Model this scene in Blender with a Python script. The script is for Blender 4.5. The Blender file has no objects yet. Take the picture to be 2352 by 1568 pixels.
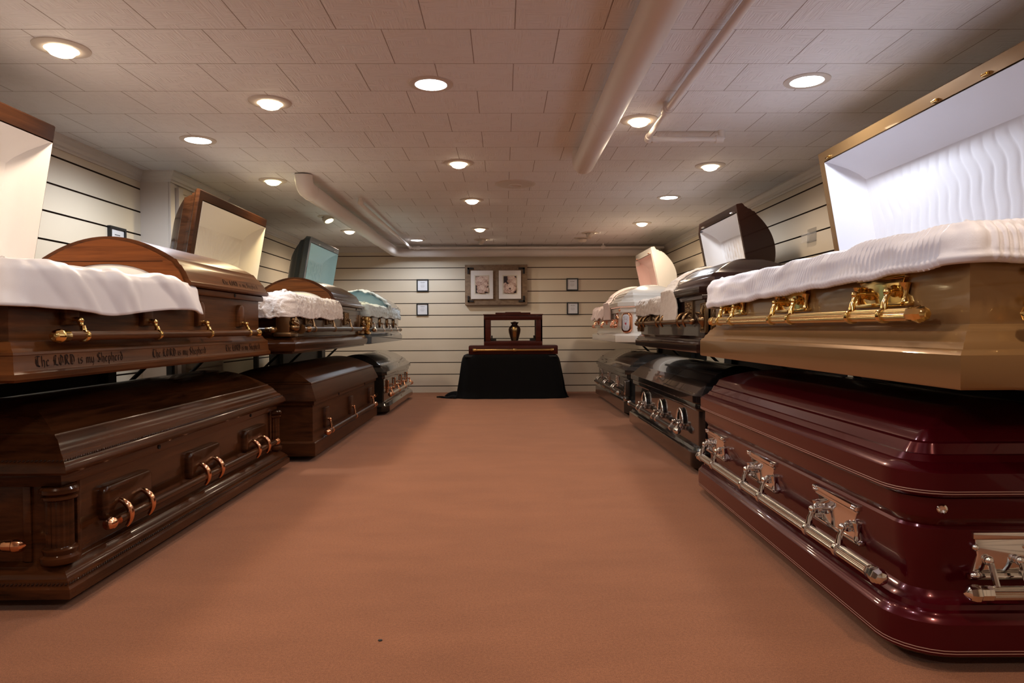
import bpy, bmesh, math, random
from mathutils import Vector, Matrix, noise
random.seed(7)
PI = math.pi
COL = bpy.context.scene.collection
HC = 0.88          # camera height
CEIL = 2.02
D = bpy.data

# ------------------------------------------------------------------ helpers
def nobj(name, me, mat=None, parent=None):
    o = D.objects.new(name, me); COL.objects.link(o)
    if mat:
        ms = mat if isinstance(mat, (list, tuple)) else [mat]
        for m in ms: o.data.materials.append(m)
    if parent: o.parent = parent
    return o
def fin(bm, name, mat, parent=None, smooth=35, merge=1e-5, xf=None, recalc=True):
    if merge: bmesh.ops.remove_doubles(bm, verts=bm.verts, dist=merge)
    if xf is not None: bm.transform(xf)
    if recalc: bmesh.ops.recalc_face_normals(bm, faces=bm.faces)
    me = D.meshes.new(name); bm.to_mesh(me); bm.free()
    if smooth:
        for p in me.polygons: p.use_smooth = True
        me.set_sharp_from_angle(angle=math.radians(smooth))
    return nobj(name, me, mat, parent)
def empty(name, loc, rz, label, cat, group=None):
    o = D.objects.new(name, None); COL.objects.link(o)
    o.empty_display_size = .05
    o.location = loc; o.rotation_euler = (0, 0, rz)
    o['label'] = label; o['category'] = cat
    if group: o['group'] = group
    return o
def tag(o, label, cat, group=None, kind=None):
    o['label'] = label; o['category'] = cat
    if group: o['group'] = group
    if kind: o['kind'] = kind
    return o
def struct(o): o['kind'] = 'structure'; return o

def abox(bm, x0, x1, y0, y1, z0, z1):
    v = [bm.verts.new((x, y, z)) for z in (z0, z1) for x, y in ((x0, y0), (x1, y0), (x1, y1), (x0, y1))]
    for f in ((3, 2, 1, 0), (4, 5, 6, 7), (0, 1, 5, 4), (1, 2, 6, 5), (2, 3, 7, 6), (3, 0, 4, 7)):
        bm.faces.new([v[i] for i in f])
def bbox(bm, x0, x1, y0, y1, z0, z1, b=.004):
    t = bmesh.new(); abox(t, x0, x1, y0, y1, z0, z1)
    bmesh.ops.bevel(t, geom=t.edges[:], offset=b, segments=2, affect='EDGES', profile=.6)
    me = D.meshes.new('tmp'); t.to_mesh(me); t.free(); bm.from_mesh(me); D.meshes.remove(me)
def frame(d):
    d = Vector(d).normalized(); a = Vector((0, 0, 1)) if abs(d.z) < .9 else Vector((1, 0, 0))
    u = d.cross(a).normalized(); return u, d.cross(u).normalized()
def tube(bm, pts, rad, n=12, cap=True):
    pts = [Vector(p) for p in pts]; rs = rad if isinstance(rad, (list, tuple)) else [rad] * len(pts)
    rings = []; u = None
    for i, p in enumerate(pts):
        d = (pts[min(i + 1, len(pts) - 1)] - pts[max(i - 1, 0)]).normalized()
        if u is None: u, w = frame(d)
        else:
            u = (u - d * u.dot(d)).normalized(); w = d.cross(u)
        rings.append([bm.verts.new(p + (u * math.cos(2 * PI * k / n) + w * math.sin(2 * PI * k / n)) * rs[i]) for k in range(n)])
    for a, b in zip(rings, rings[1:]):
        for k in range(n): bm.faces.new((a[k], a[(k + 1) % n], b[(k + 1) % n], b[k]))
    if cap:
        bm.faces.new(rings[0]); bm.faces.new(rings[-1][::-1])
def lathe(bm, prof, org=(0, 0, 0), ax=(0, 0, 1), n=24, ribs=0, rd=0):
    org = Vector(org); ax = Vector(ax).normalized(); u, w = frame(ax); rings = []
    for r, h in prof:
        rg = []
        for k in range(n):
            rr = r - (rd if ribs and k % 2 else 0); a = 2 * PI * k / n
            rg.append(bm.verts.new(org + ax * h + (u * math.cos(a) + w * math.sin(a)) * max(rr, 1e-5)))
        rings.append(rg)
    for a, b in zip(rings, rings[1:]):
        for k in range(n): bm.faces.new((a[k], a[(k + 1) % n], b[(k + 1) % n], b[k]))
    if prof[0][0] > 1e-4: bm.faces.new(rings[0])
    if prof[-1][0] > 1e-4: bm.faces.new(rings[-1][::-1])
def sphere(bm, c, r, n=12, sc=(1, 1, 1)):
    bmesh.ops.create_uvsphere(bm, u_segments=n, v_segments=max(6, n // 2), radius=r,
                              matrix=Matrix.Translation(c) @ Matrix.Diagonal((*sc, 1)))
def prism(bm, pts, y0, y1, bev=.004):
    """polygon pts (x,z) raised from y0 (face) to y1 (front, more negative) with a chamfered front edge"""
    n = len(pts); cx = sum(p[0] for p in pts) / n; cz = sum(p[1] for p in pts) / n
    def ring(y, ins):
        out = []
        for x, z in pts:
            dx, dz = x - cx, z - cz; l = math.hypot(dx, dz) or 1
            out.append(bm.verts.new((x - dx / l * ins, y, z - dz / l * ins)))
        return out
    s = 1 if y1 < y0 else -1
    R = [ring(y0, 0), ring(y1 + s * bev, 0), ring(y1 + s * bev * .3, bev * .5), ring(y1, bev * 1.4)]
    for a, b in zip(R, R[1:]):
        for k in range(n): bm.faces.new((a[k], a[(k + 1) % n], b[(k + 1) % n], b[k]))
    bm.faces.new(R[-1]); bm.faces.new(R[0][::-1])
def rrect(x0, x1, z0, z1, r, n=5):
    out = []
    for cx, cz, a0 in ((x1 - r, z1 - r, 0), (x0 + r, z1 - r, 90), (x0 + r, z0 + r, 180), (x1 - r, z0 + r, 270)):
        for k in range(n + 1):
            a = math.radians(a0 + 90 * k / n); out.append((cx + r * math.cos(a), cz + r * math.sin(a)))
    return out

# ------------------------------------------------------------------ materials
def mat(name): 
    m = D.materials.new(name); m.use_nodes = True
    nt = m.node_tree; b = nt.nodes['Principled BSDF']; return m, nt, b
def N(nt, t, **k):
    n = nt.nodes.new(t)
    for a, v in k.items():
        if a.startswith('i_'): n.inputs[a[2:].replace('_', ' ')].default_value = v
        else: setattr(n, a, v)
    return n
def rgba(c): return (c[0], c[1], c[2], 1)
def tc(nt, scale=(1, 1, 1), loc=(0, 0, 0)):
    t = N(nt, 'ShaderNodeTexCoord'); m = N(nt, 'ShaderNodeMapping')
    m.inputs['Scale'].default_value = scale; m.inputs['Location'].default_value = loc
    nt.links.new(t.outputs['Object'], m.inputs['Vector']); return m.outputs['Vector']
def ramp(nt, src, stops):
    r = N(nt, 'ShaderNodeValToRGB'); e = r.color_ramp.elements
    e[0].position, e[0].color = stops[0][0], rgba(stops[0][1]); e[1].position, e[1].color = stops[-1][0], rgba(stops[-1][1])
    for p, c in stops[1:-1]:
        x = e.new(p); x.color = rgba(c)
    nt.links.new(src, r.inputs['Fac']); return r.outputs['Color']
def bump(nt, b, src, s, dist=.01):
    n = N(nt, 'ShaderNodeBump'); n.inputs['Strength'].default_value = s; n.inputs['Distance'].default_value = dist
    nt.links.new(src, n.inputs['Height']); nt.links.new(n.outputs['Normal'], b.inputs['Normal']); return n
def simple(name, c, rough=.5, metal=0, coat=0, spec=.5, sheen=0):
    m, nt, b = mat(name); b.inputs['Base Color'].default_value = rgba(c); b.inputs['Roughness'].default_value = rough
    b.inputs['Metallic'].default_value = metal; b.inputs['Coat Weight'].default_value = coat
    b.inputs['Coat Roughness'].default_value = .04; b.inputs['Specular IOR Level'].default_value = spec
    b.inputs['Sheen Weight'].default_value = sheen
    return m
def wood(name, dark, light, rough=.3, coat=.6, ax=0, sc=1.0, crough=.06):
    m, nt, b = mat(name)
    s = [14 * sc] * 3; s[ax] = .9 * sc
    if ax == 0: s[1] = 2.6 * sc
    v = tc(nt, tuple(s))
    n1 = N(nt, 'ShaderNodeTexNoise', i_Scale=1.6, i_Detail=6, i_Roughness=.62, i_Distortion=.9)
    nt.links.new(v, n1.inputs['Vector'])
    s2 = [120 * sc] * 3; s2[ax] = 3.5 * sc
    if ax == 0: s2[1] = 12 * sc
    v2 = tc(nt, tuple(s2)); n2 = N(nt, 'ShaderNodeTexNoise', i_Scale=1.0, i_Detail=3)
    nt.links.new(v2, n2.inputs['Vector'])
    mx = N(nt, 'ShaderNodeMath', operation='MULTIPLY_ADD'); mx.inputs[1].default_value = .35
    nt.links.new(n2.outputs['Fac'], mx.inputs[0]); nt.links.new(n1.outputs['Fac'], mx.inputs[2])
    mid = tuple((a + c) / 2 for a, c in zip(dark, light))
    c = ramp(nt, mx.outputs[0], [(.45, dark), (.62, mid), (.85, light)])
    nt.links.new(c, b.inputs['Base Color'])
    b.inputs['Roughness'].default_value = rough; b.inputs['Coat Weight'].default_value = coat * .34; b.inputs['Coat IOR'].default_value = 1.40
    b.inputs['Coat Roughness'].default_value = crough; b.inputs['Specular IOR Level'].default_value = .15
    bump(nt, b, n2.outputs['Fac'], .06, .002)
    return m
def paint(name, c, metal=.0, rough=.28, coat=1.0, flake=True):
    m, nt, b = mat(name); b.inputs['Base Color'].default_value = rgba(c); b.inputs['Metallic'].default_value = metal
    b.inputs['Roughness'].default_value = rough; b.inputs['Coat Weight'].default_value = coat * .8; b.inputs['Coat IOR'].default_value = 1.40
    b.inputs['Coat Roughness'].default_value = .03; b.inputs['Specular IOR Level'].default_value = .25
    v = tc(nt, (1, 1, 1)); n = N(nt, 'ShaderNodeTexNoise', i_Scale=3.0, i_Detail=1)
    nt.links.new(v, n.inputs['Vector'])
    bp = N(nt, 'ShaderNodeBump'); bp.inputs['Strength'].default_value = .05; bp.inputs['Distance'].default_value = .01
    nt.links.new(n.outputs['Fac'], bp.inputs['Height']); nt.links.new(bp.outputs['Normal'], b.inputs['Coat Normal'])
    return m
def fabric(name, c, rough=.6, sheen=.3, sc=300, bs=.15, spec=.3):
    m, nt, b = mat(name); b.inputs['Base Color'].default_value = rgba(c); b.inputs['Roughness'].default_value = rough
    b.inputs['Sheen Weight'].default_value = sheen; b.inputs['Sheen Roughness'].default_value = .4
    b.inputs['Specular IOR Level'].default_value = spec
    n = N(nt, 'ShaderNodeTexNoise', i_Scale=sc, i_Detail=3); nt.links.new(tc(nt), n.inputs['Vector'])
    bump(nt, b, n.outputs['Fac'], bs, .004); return m
def emit(name, c, s):
    m, nt, b = mat(name); b.inputs['Base Color'].default_value = rgba(c)
    b.inputs['Emission Color'].default_value = rgba(c); b.inputs['Emission Strength'].default_value = s; return m

M = {}
M['walnut_gloss'] = wood('walnut_gloss', (.010, .0030, .0012), (.064, .019, .006), .22, 1.0, crough=.07)
M['walnut_edge'] = wood('walnut_edge', (.008, .003, .0015), (.03, .010, .004), .2, 1.0)
M['walnut_satin'] = wood('walnut_satin', (.016, .0050, .0018), (.064, .020, .0065), .38, .25, crough=.3)
M['pecan'] = wood('pecan', (.034, .0100, .0028), (.118, .038, .010), .34, .35, crough=.22)
M['pecan_board'] = wood('pecan_board', (.085, .024, .006), (.22, .068, .017), .4, .3, ax=1, crough=.2)
M['pecan_dimmed'] = wood('pecan_dimmed', (.014, .0045, .0015), (.048, .016, .005), .34, .35, crough=.22)  # pecan colour darkened for the open lid, offsetting strong light from nearby lamps
M['cherry_gloss'] = wood('cherry_gloss', (.014, .004, .0015), (.055, .018, .006), .2, 1.0)
M['cherry_board'] = wood('cherry_board', (.040, .012, .003), (.13, .042, .010), .3, .6, ax=1)
M['mahogany'] = wood('mahogany', (.022, .0035, .002), (.07, .011, .005), .35, .3)
M['wine'] = paint('wine_lacquer', (.070, .0011, .005), .35, .22, .7)
M['gold_paint'] = paint('gold_paint', (.27, .148, .058), .45, .34, .8)
M['dark_bronze'] = paint('dark_bronze', (.022, .008, .006), .35, .25)
M['white_paint'] = paint('white_enamel', (.72, .69, .64), 0, .25)
M['black'] = paint('black_lacquer', (.008, .006, .006), .1, .18)
M['charcoal'] = paint('charcoal_lacquer', (.045, .042, .040), .5, .25)
M['steel_grey'] = paint('steel_grey_lacquer', (.075, .10, .125), .3, .3)
M['umber_metal'] = paint('umber_lacquer', (.022, .018, .015), .4, .22)
M['pinstripe'] = simple('pinstripe', (.42, .24, .19), .3)
M['chrome'] = simple('chrome', (.82, .80, .78), .08, 1)
M['ribbed_silver'] = simple('ribbed_silver', (.62, .58, .53), .22, 1)
M['brass'] = simple('brass', (.86, .62, .24), .12, 1)
M['ribbed_gold'] = simple('ribbed_gold', (.78, .58, .26), .25, 1)
M['copper'] = simple('copper', (.80, .42, .24), .14, 1)
M['rose_gold'] = simple('rose_gold', (.85, .42, .27), .14, 1)
M['bronze'] = simple('bronze', (.30, .19, .10), .28, 1)
M['dark_bar'] = simple('dark_bar', (.05, .04, .035), .3, .6)
M['relief'] = simple('relief_bronze', (.26, .17, .09), .32, 1)
M['satin_white'] = fabric('satin_white', (.80, .76, .76), .42, .35, 500, .08, .45)
M['velvet_white'] = fabric('velvet_white', (.76, .74, .80), .5, .5, 260, .08, .4)
M['velvet_cream'] = fabric('velvet_cream', (.72, .66, .63), .7, .6, 160, .7)
M['velvet_sand'] = fabric('velvet_sand', (.62, .55, .50), .6, .6, 150, .8)
M['crepe_cream'] = fabric('crepe_cream', (.74, .68, .58), .6, .3, 400, .1)
M['crepe_white'] = fabric('crepe_white', (.82, .80, .80), .55, .3, 400, .08)
M['crepe_lilac'] = fabric('crepe_lilac', (.70, .70, .76), .5, .3, 400, .08)
M['crepe_blue'] = fabric('crepe_blue', (.55, .76, .86), .5, .4, 400, .1)
M['velvet_blue'] = fabric('velvet_blue', (.52, .64, .70), .6, .5, 170, .6)
M['crepe_pink'] = fabric('crepe_pink', (.80, .56, .52), .55, .3, 400, .08)
M['velvet_pink'] = fabric('velvet_pink', (.78, .62, .58), .6, .5, 200, .4)
M['black_cloth'] = fabric('black_cloth', (.004, .004, .0045), .9, .05, 300, .1, .1)
M['black_steel'] = simple('black_steel', (.012, .011, .011), .5, .3)
M['rail_grey'] = simple('rail_grey', (.20, .19, .18), .35, .7)
M['pipe_white'] = simple('pipe_white', (.74, .69, .66), .38)
M['trim_white'] = simple('trim_white', (.66, .62, .58), .4)
M['fixture'] = simple('fixture_enamel', (.62, .56, .50), .4)
M['black_frame'] = simple('black_frame', (.006, .007, .009), .35)
M['paper'] = simple('paper', (.74, .76, .82), .6)
M['ink'] = simple('ink', (.05, .05, .06), .6)
M['soft_ink'] = simple('soft_ink', (.42, .42, .46), .6)
M['engrave'] = simple('engraving', (.018, .008, .005), .7, spec=.1)
M['iron'] = simple('iron_bracket', (.012, .009, .007), .6)
M['matboard'] = simple('matboard', (.78, .72, .68), .7)
M['mat_bevel'] = simple('mat_bevel', (.66, .58, .46), .7)
M['porcelain'] = simple('porcelain', (.60, .60, .66), .25)
M['red_flower'] = simple('red_flower', (.42, .03, .05), .4)
M['urn_brass'] = simple('urn_brass', (.40, .26, .10), .26, 1)
M['urn_dark'] = simple('urn_dark', (.035, .014, .009), .25, .3)
M['dark_hole'] = simple('dark_hole', (.004, .003, .003), .8)
M['clear'] = simple('clear_acrylic', (.95, .95, .95), .05)
_b = M['clear'].node_tree.nodes['Principled BSDF']; _b.inputs['Alpha'].default_value = .12; _b.inputs['Specular IOR Level'].default_value = .8
M['glass'] = simple('window_glass', (.02, .02, .02), .03)
M['glass'].node_tree.nodes['Principled BSDF'].inputs['Alpha'].default_value = .05
M['warm_lens'] = emit('warm_lens', (1, .78, .52), 14)
M['cool_lens'] = emit('cool_lens', (.93, .96, 1), 14)
M['yellow_lens'] = emit('yellow_lens', (1, .85, .45), 14)

def slat_mat():
    m, nt, b = mat('slatwall_cream')
    n = N(nt, 'ShaderNodeTexNoise', i_Scale=1.2, i_Detail=2); nt.links.new(tc(nt), n.inputs['Vector'])
    c = ramp(nt, n.outputs['Fac'], [(.3, (.69, .605, .48)), (.7, (.73, .645, .515))]); nt.links.new(c, b.inputs['Base Color'])
    n2 = N(nt, 'ShaderNodeTexNoise', i_Scale=180, i_Detail=2); nt.links.new(tc(nt), n2.inputs['Vector'])
    bump(nt, b, n2.outputs['Fac'], .05, .003); b.inputs['Roughness'].default_value = .55; return m
M['slat'] = slat_mat()
M['groove'] = simple('groove_brown', (.05, .024, .012), .8)
M['plaster'] = simple('pilaster_paint', (.66, .60, .55), .6)
def carpet_mat():
    m, nt, b = mat('carpet_terracotta')
    n = N(nt, 'ShaderNodeTexNoise', i_Scale=420, i_Detail=2, i_Roughness=.7); nt.links.new(tc(nt), n.inputs['Vector'])
    n2 = N(nt, 'ShaderNodeTexNoise', i_Scale=2.2, i_Detail=5, i_Roughness=.6); nt.links.new(tc(nt, (1, 2.2, 1)), n2.inputs['Vector'])
    n3 = N(nt, 'ShaderNodeTexNoise', i_Scale=120, i_Detail=3, i_Roughness=.7); nt.links.new(tc(nt), n3.inputs['Vector'])
    c1 = ramp(nt, n.outputs['Fac'], [(.25, (.18, .066, .030)), (.5, (.345, .128, .054)), (.8, (.52, .212, .095))])
    mx = N(nt, 'ShaderNodeMix', data_type='RGBA', blend_type='MULTIPLY'); mx.inputs['Factor'].default_value = .8
    c2 = ramp(nt, n2.outputs['Fac'], [(.3, (.80, .78, .76)), (.7, (1, 1, 1))])
    nt.links.new(c1, mx.inputs['A']); nt.links.new(c2, mx.inputs['B'])
    mx2 = N(nt, 'ShaderNodeMix', data_type='RGBA', blend_type='MULTIPLY'); mx2.inputs['Factor'].default_value = .7
    c3 = ramp(nt, n3.outputs['Fac'], [(.35, (.7, .68, .66)), (.62, (1, 1, 1))])
    nt.links.new(mx.outputs['Result'], mx2.inputs['A']); nt.links.new(c3, mx2.inputs['B'])
    nt.links.new(mx2.outputs['Result'], b.inputs['Base Color'])
    b.inputs['Roughness'].default_value = .95; b.inputs['Specular IOR Level'].default_value = .1
    b.inputs['Sheen Weight'].default_value = .15
    bump(nt, b, n.outputs['Fac'], .5, .004); return m
M['carpet'] = carpet_mat()
def ceil_mat():
    m, nt, b = mat('ceiling_tile')
    v = tc(nt, (1, 1, 1), (TX, TY, 0))
    br = N(nt, 'ShaderNodeTexBrick', offset=.5, offset_frequency=2, i_Scale=1.0, i_Mortar_Size=.0021, i_Mortar_Smooth=.3, i_Bias=0, i_Brick_Width=.339, i_Row_Height=.3375)
    br.inputs['Color1'].default_value = rgba((.82, .82, .84)); br.inputs['Color2'].default_value = rgba((.85, .85, .87)); br.inputs['Mortar'].default_value = rgba((.36, .30, .28))
    nt.links.new(v, br.inputs['Vector']); nt.links.new(br.outputs['Color'], b.inputs['Base Color'])
    n = N(nt, 'ShaderNodeTexNoise', i_Scale=1, i_Detail=2, i_Roughness=.5, i_Distortion=.3); nt.links.new(tc(nt, (150, 9, 1)), n.inputs['Vector'])
    n2 = N(nt, 'ShaderNodeTexNoise', i_Scale=1, i_Detail=2, i_Distortion=.3); nt.links.new(tc(nt, (9, 150, 1)), n2.inputs['Vector'])
    ms = N(nt, 'ShaderNodeTexNoise', i_Scale=14, i_Detail=0); nt.links.new(tc(nt), ms.inputs['Vector'])
    mxx = N(nt, 'ShaderNodeMix', data_type='FLOAT'); g = N(nt, 'ShaderNodeMath', operation='GREATER_THAN'); g.inputs[1].default_value = .5
    nt.links.new(ms.outputs['Fac'], g.inputs[0]); nt.links.new(g.outputs[0], mxx.inputs['Factor'])
    nt.links.new(n.outputs['Fac'], mxx.inputs['A']); nt.links.new(n2.outputs['Fac'], mxx.inputs['B'])
    b1 = N(nt, 'ShaderNodeBump', i_Strength=1.0, i_Distance=.007); nt.links.new(mxx.outputs['Result'], b1.inputs['Height'])
    b2 = N(nt, 'ShaderNodeBump', i_Strength=.8, i_Distance=.006, invert=True); nt.links.new(br.outputs['Fac'], b2.inputs['Height']); nt.links.new(b1.outputs['Normal'], b2.inputs['Normal'])
    nt.links.new(b2.outputs['Normal'], b.inputs['Normal']); b.inputs['Roughness'].default_value = .7
    return m
TX, TY = -.05 + .339 / 2, -(2.621 - 7 * .3375)
M['ceiling'] = ceil_mat()
def board_mat():
    m, nt, b = mat('weathered_board')
    n = N(nt, 'ShaderNodeTexNoise', i_Scale=14, i_Detail=8, i_Roughness=.75); nt.links.new(tc(nt, (1, 1, 2)), n.inputs['Vector'])
    c = ramp(nt, n.outputs['Fac'], [(.35, (.17, .105, .065)), (.65, (.30, .205, .13))]); nt.links.new(c, b.inputs['Base Color'])
    b.inputs['Roughness'].default_value = .8; bump(nt, b, n.outputs['Fac'], .3, .003); return m
M['weathered'] = board_mat()

# ------------------------------------------------------------------ room shell
XL, XR, YB, YF = -2.60, 2.25, 9.50, -2.6
def slab(name, x0, x1, y0, y1, z0, z1, m):
    bm = bmesh.new(); abox(bm, x0, x1, y0, y1, z0, z1); return struct(fin(bm, name, m, smooth=0))
slab('floor', XL - .1, XR + .1, YF - .1, YB + .1, -.08, 0, M['carpet'])
slab('ceiling', XL - .1, XR + .1, YF - .1, YB + .1, CEIL, CEIL + .08, M['ceiling'])
def slatwall(name, p0, p1, nrm, zt=CEIL, depth=.09):
    """grooved wall from plan point p0 to p1, nrm points into the room"""
    p0, p1, nrm = Vector((*p0, 0)), Vector((*p1, 0)), Vector((*nrm, 0))
    bm = bmesh.new(); gz = [.09 + .1640 * k for k in range(12)]; g = .0055
    prof = [(0, 0, 0)]
    for z in gz:
        prof += [(0, z - g, 1), (-.012, z - g - .003, 1), (-.012, z + g + .003, 1), (0, z + g, 0)]
    prof += [(0, zt, 0)]
    col = []
    for o, z, k in prof:
        col.append([bm.verts.new(p + nrm * o + Vector((0, 0, z))) for p in (p0, p1)])
    for i in range(len(col) - 1):
        f = bm.faces.new((col[i][0], col[i][1], col[i + 1][1], col[i + 1][0]))
        f.material_index = 1 if prof[i][2] else 0
    bk = [[bm.verts.new(p - nrm * depth + Vector((0, 0, z))) for p in (p0, p1)] for z in (0, zt)]
    bm.faces.new((bk[0][0], bk[1][0], bk[1][1], bk[0][1]))
    bm.faces.new((bk[1][0], col[-1][0], col[-1][1], bk[1][1])); bm.faces.new((bk[0][0], bk[0][1], col[0][1], col[0][0]))
    bmesh.ops.recalc_face_normals(bm, faces=bm.faces)
    return struct(fin(bm, name, [M['slat'], M['groove']], smooth=0, merge=0, recalc=False))
slatwall('wall_left', (XL, YF), (XL, YB), (1, 0))
slatwall('wall_right', (XR, YB), (XR, YF), (-1, 0))
slatwall('wall_back', (XL, YB), (XR, YB), (0, -1))
slab('wall_front', XL, XR, YF - .1, YF, 0, CEIL, M['plaster'])
# boxed-out wall section on the left
bm = bmesh.new(); abox(bm, XL, -2.40, 4.95, 5.86, 0, CEIL)
bbox(bm, -2.40, -2.385, 4.955, 5.02, 0, CEIL - .045, .003); bbox(bm, -2.40, -2.36, 5.03, 5.10, 0, CEIL - .10, .003)
struct(fin(bm, 'wall_pilaster', M['plaster'], smooth=0))
slatwall('wall_pilaster_face', (-2.392, 5.10), (-2.392, 5.86), (1, 0), depth=.006)
def crown(name, path):
    """small crown moulding along plan path [(x,y)], room on the left-hand normal"""
    prof = [(0, -.075), (.008, -.075), (.010, -.062), (.020, -.055), (.026, -.035), (.040, -.022), (.046, -.012), (.050, -.010), (.050, 0), (0, 0)]
    bm = bmesh.new(); P = [Vector(p) for p in path]; cols = []
    for i, p in enumerate(P):
        ns = []
        if i > 0: d = (P[i] - P[i - 1]).normalized(); ns.append(Vector((-d.y, d.x)))
        if i < len(P) - 1: d = (P[i + 1] - P[i]).normalized(); ns.append(Vector((-d.y, d.x)))
        n = ns[0] if len(ns) == 1 else (ns[0] + ns[1]) / (1 + ns[0].dot(ns[1]))
        cols.append([bm.verts.new((p.x + n.x * o, p.y + n.y * o, CEIL + z)) for o, z in prof])
    for a, b in zip(cols, cols[1:]):
        for k in range(len(prof)): bm.faces.new((a[k], a[(k + 1) % len(prof)], b[(k + 1) % len(prof)], b[k]))
    bm.faces.new(cols[0]); bm.faces.new(cols[-1][::-1])
    return struct(fin(bm, name, M['trim_white'], smooth=30))
crown('trim_1', [(XL, YB), (XL, 5.86), (-2.385, 5.86), (-2.385, 4.95), (XL, 4.95), (XL, YF)])
crown('trim_2', [(XR, YB), (XL, YB)])
crown('trim_3', [(XR, YF), (XR, YB)])

# ------------------------------------------------------------------ ceiling lights
spots = []
def lamp(x, y, w, col, cone=172, blend=.55, tilt=(0, 0), z=CEIL - .055, par=None, rad=.05):
    l = D.lights.new('lamp_glow', 'SPOT'); l.energy = w; l.color = col; l.spot_size = math.radians(cone); l.spot_blend = blend; l.shadow_soft_size = rad
    o = D.objects.new('lamp_glow', l); COL.objects.link(o); o.location = (x, y, z); o.rotation_euler = (tilt[0], tilt[1], 0)
    if par: o.parent = par; o.location = (0, 0, z - CEIL)
    return o
WARM, COOL, YEL = (1, .79, .58), (.86, .92, 1), (1, .80, .46)
PW = 28
def light_fix(x, y, kind, label, power=1.0, group=None, tilt=None):
    e = empty('ceiling_light', (x, y, CEIL), 0, label, 'ceiling light', group)
    bm = bmesh.new()
    if kind == 'c':
        lathe(bm, [(.072, -.001), (.074, -.006), (.092, -.008), (.102, -.004), (.103, 0)], n=40); fin(bm, 'trim_ring', M['fixture'], e)
        bm = bmesh.new(); lathe(bm, [(.0, -.007), (.06, -.0075), (.074, -.005), (.074, 0)], n=36); fin(bm, 'lens', M['cool_lens'], e)
        lamp(x, y, PW * power, COOL, par=e, z=CEIL - .03)
    elif kind == 'e':
        bm.free(); bm = bmesh.new()
        lathe(bm, [(.062, -.001), (.066, -.008), (.098, -.006), (.104, 0)], n=40); fin(bm, 'trim_ring', M['fixture'], e)
        R = Matrix.Translation((0, 0, -.012)) @ Matrix.Rotation(tilt[0], 4, 'X') @ Matrix.Rotation(tilt[1], 4, 'Y')
        bm = bmesh.new(); lathe(bm, [(.0, .03), (.04, .028), (.060, .0), (.058, -.020), (.046, -.040), (.043, -.040), (.043, -.034), (0, -.034)], n=32)
        fin(bm, 'eyeball_housing', M['fixture'], e, xf=R)
        if power > 0:
            bm = bmesh.new(); lathe(bm, [(0, -.040), (.03, -.039), (.041, -.036)], n=24)
            fin(bm, 'lens', M['warm_lens'] if power != 1.7 else M['yellow_lens'], e, xf=R, recalc=True)
            lo = lamp(x, y, PW * power, WARM if power != 1.7 else YEL, cone=100, blend=.7, par=e); 
            lo.matrix_local = R @ Matrix.Translation((0, 0, -.045))
    else:
        lathe(bm, [(.058, -.002), (.062, -.010), (.085, -.010), (.103, -.004), (.104, 0)], n=40); fin(bm, 'trim_ring', M['fixture'], e)
        bm = bmesh.new(); lathe(bm, [(0, -.038), (.022, -.036), (.042, -.028), (.054, -.014), (.058, 0)], n=32)
        fin(bm, 'bulb_face', M['warm_lens'] if kind == 'w' else M['yellow_lens'], e)
        lamp(x, y, PW * power, WARM if kind == 'w' else YEL, par=e, z=CEIL - .05)
    return e
light_fix(-1.77, 2.79, 'w', 'warm round downlight nearest the top left corner of the photo, above the white-lined lid', .95)
light_fix(-1.16, 3.45, 'w', 'warm round downlight between the corner downlight and the cool white middle one', 1.0)
light_fix(-.33, 3.20, 'c', 'cool white flush downlight at the top centre of the ceiling', .75)
light_fix(1.41, 3.16, 'c', 'cool white flush downlight in front of the gold casket lid', 1.35)
light_fix(.75, 3.75, 'w', 'warm downlight squeezed between the thick and thin ceiling pipes', .9)
light_fix(-1.82, 4.13, 'c', 'cool white flush downlight over the engraved brown casket', 2.0)
light_fix(-.30, 4.71, 'w', 'warm downlight nearest the round white ceiling speaker', .45)
light_fix(1.46, 4.80, 'w', 'warm downlight above the dark bronze casket, beside the pipe elbow', .9)
light_fix(-1.75, 5.25, 'y', 'yellowish downlight beside the capped end of the fat pipe at left', 1.0)
light_fix(-.27, 6.06, 'w', 'warm downlight in the middle row just behind the ceiling speaker', .45)
light_fix(1.45, 5.96, 'c', 'cool white flush downlight above the open dark bronze lid', 1.0)
light_fix(1.51, 7.41, 'w', 'small warm downlight above the pink-lined white lid', 1.3)
light_fix(-.26, 7.79, 'w', 'far warm downlight in the middle row in front of the swivel spot', .55)
light_fix(-1.77, 7.93, 'w', 'pale warm downlight behind the fat pipe above the blue-lined lid', 1.4)
light_fix(-1.10, 8.76, 'c', 'cool white flush downlight by the corner where the pipes meet the back wall', 1.1)
light_fix(-1.76, 6.92, 'e', 'yellow swivel spotlight half hidden behind the fat pipe', 1.7, tilt=(math.radians(-14), math.radians(-24)))
light_fix(-.27, 8.72, 'e', 'swivel spotlight aimed at the framed flower pictures', .7, tilt=(math.radians(12), math.radians(-48)))
light_fix(1.04, 8.15, 'e', 'lit swivel spotlight turned right near the back wall', .7, tilt=(math.radians(4), math.radians(-50)))
light_fix(1.00, 8.62, 'e', 'unlit swivel spotlight housing behind the lit right-hand swivel spot', 0, tilt=(math.radians(10), 0))
for (x, y, k) in ((-1.5, 1.3, 'w'), (-.2, 1.2, 'c'), (1.15, 1.2, 'w'), (-1.0, -.7, 'c'), (.9, -.7, 'w')):
    light_fix(x, y, k, 'recessed round downlight on the ceiling behind the picture edge', 1.2, 'downlights outside the picture')

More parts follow.
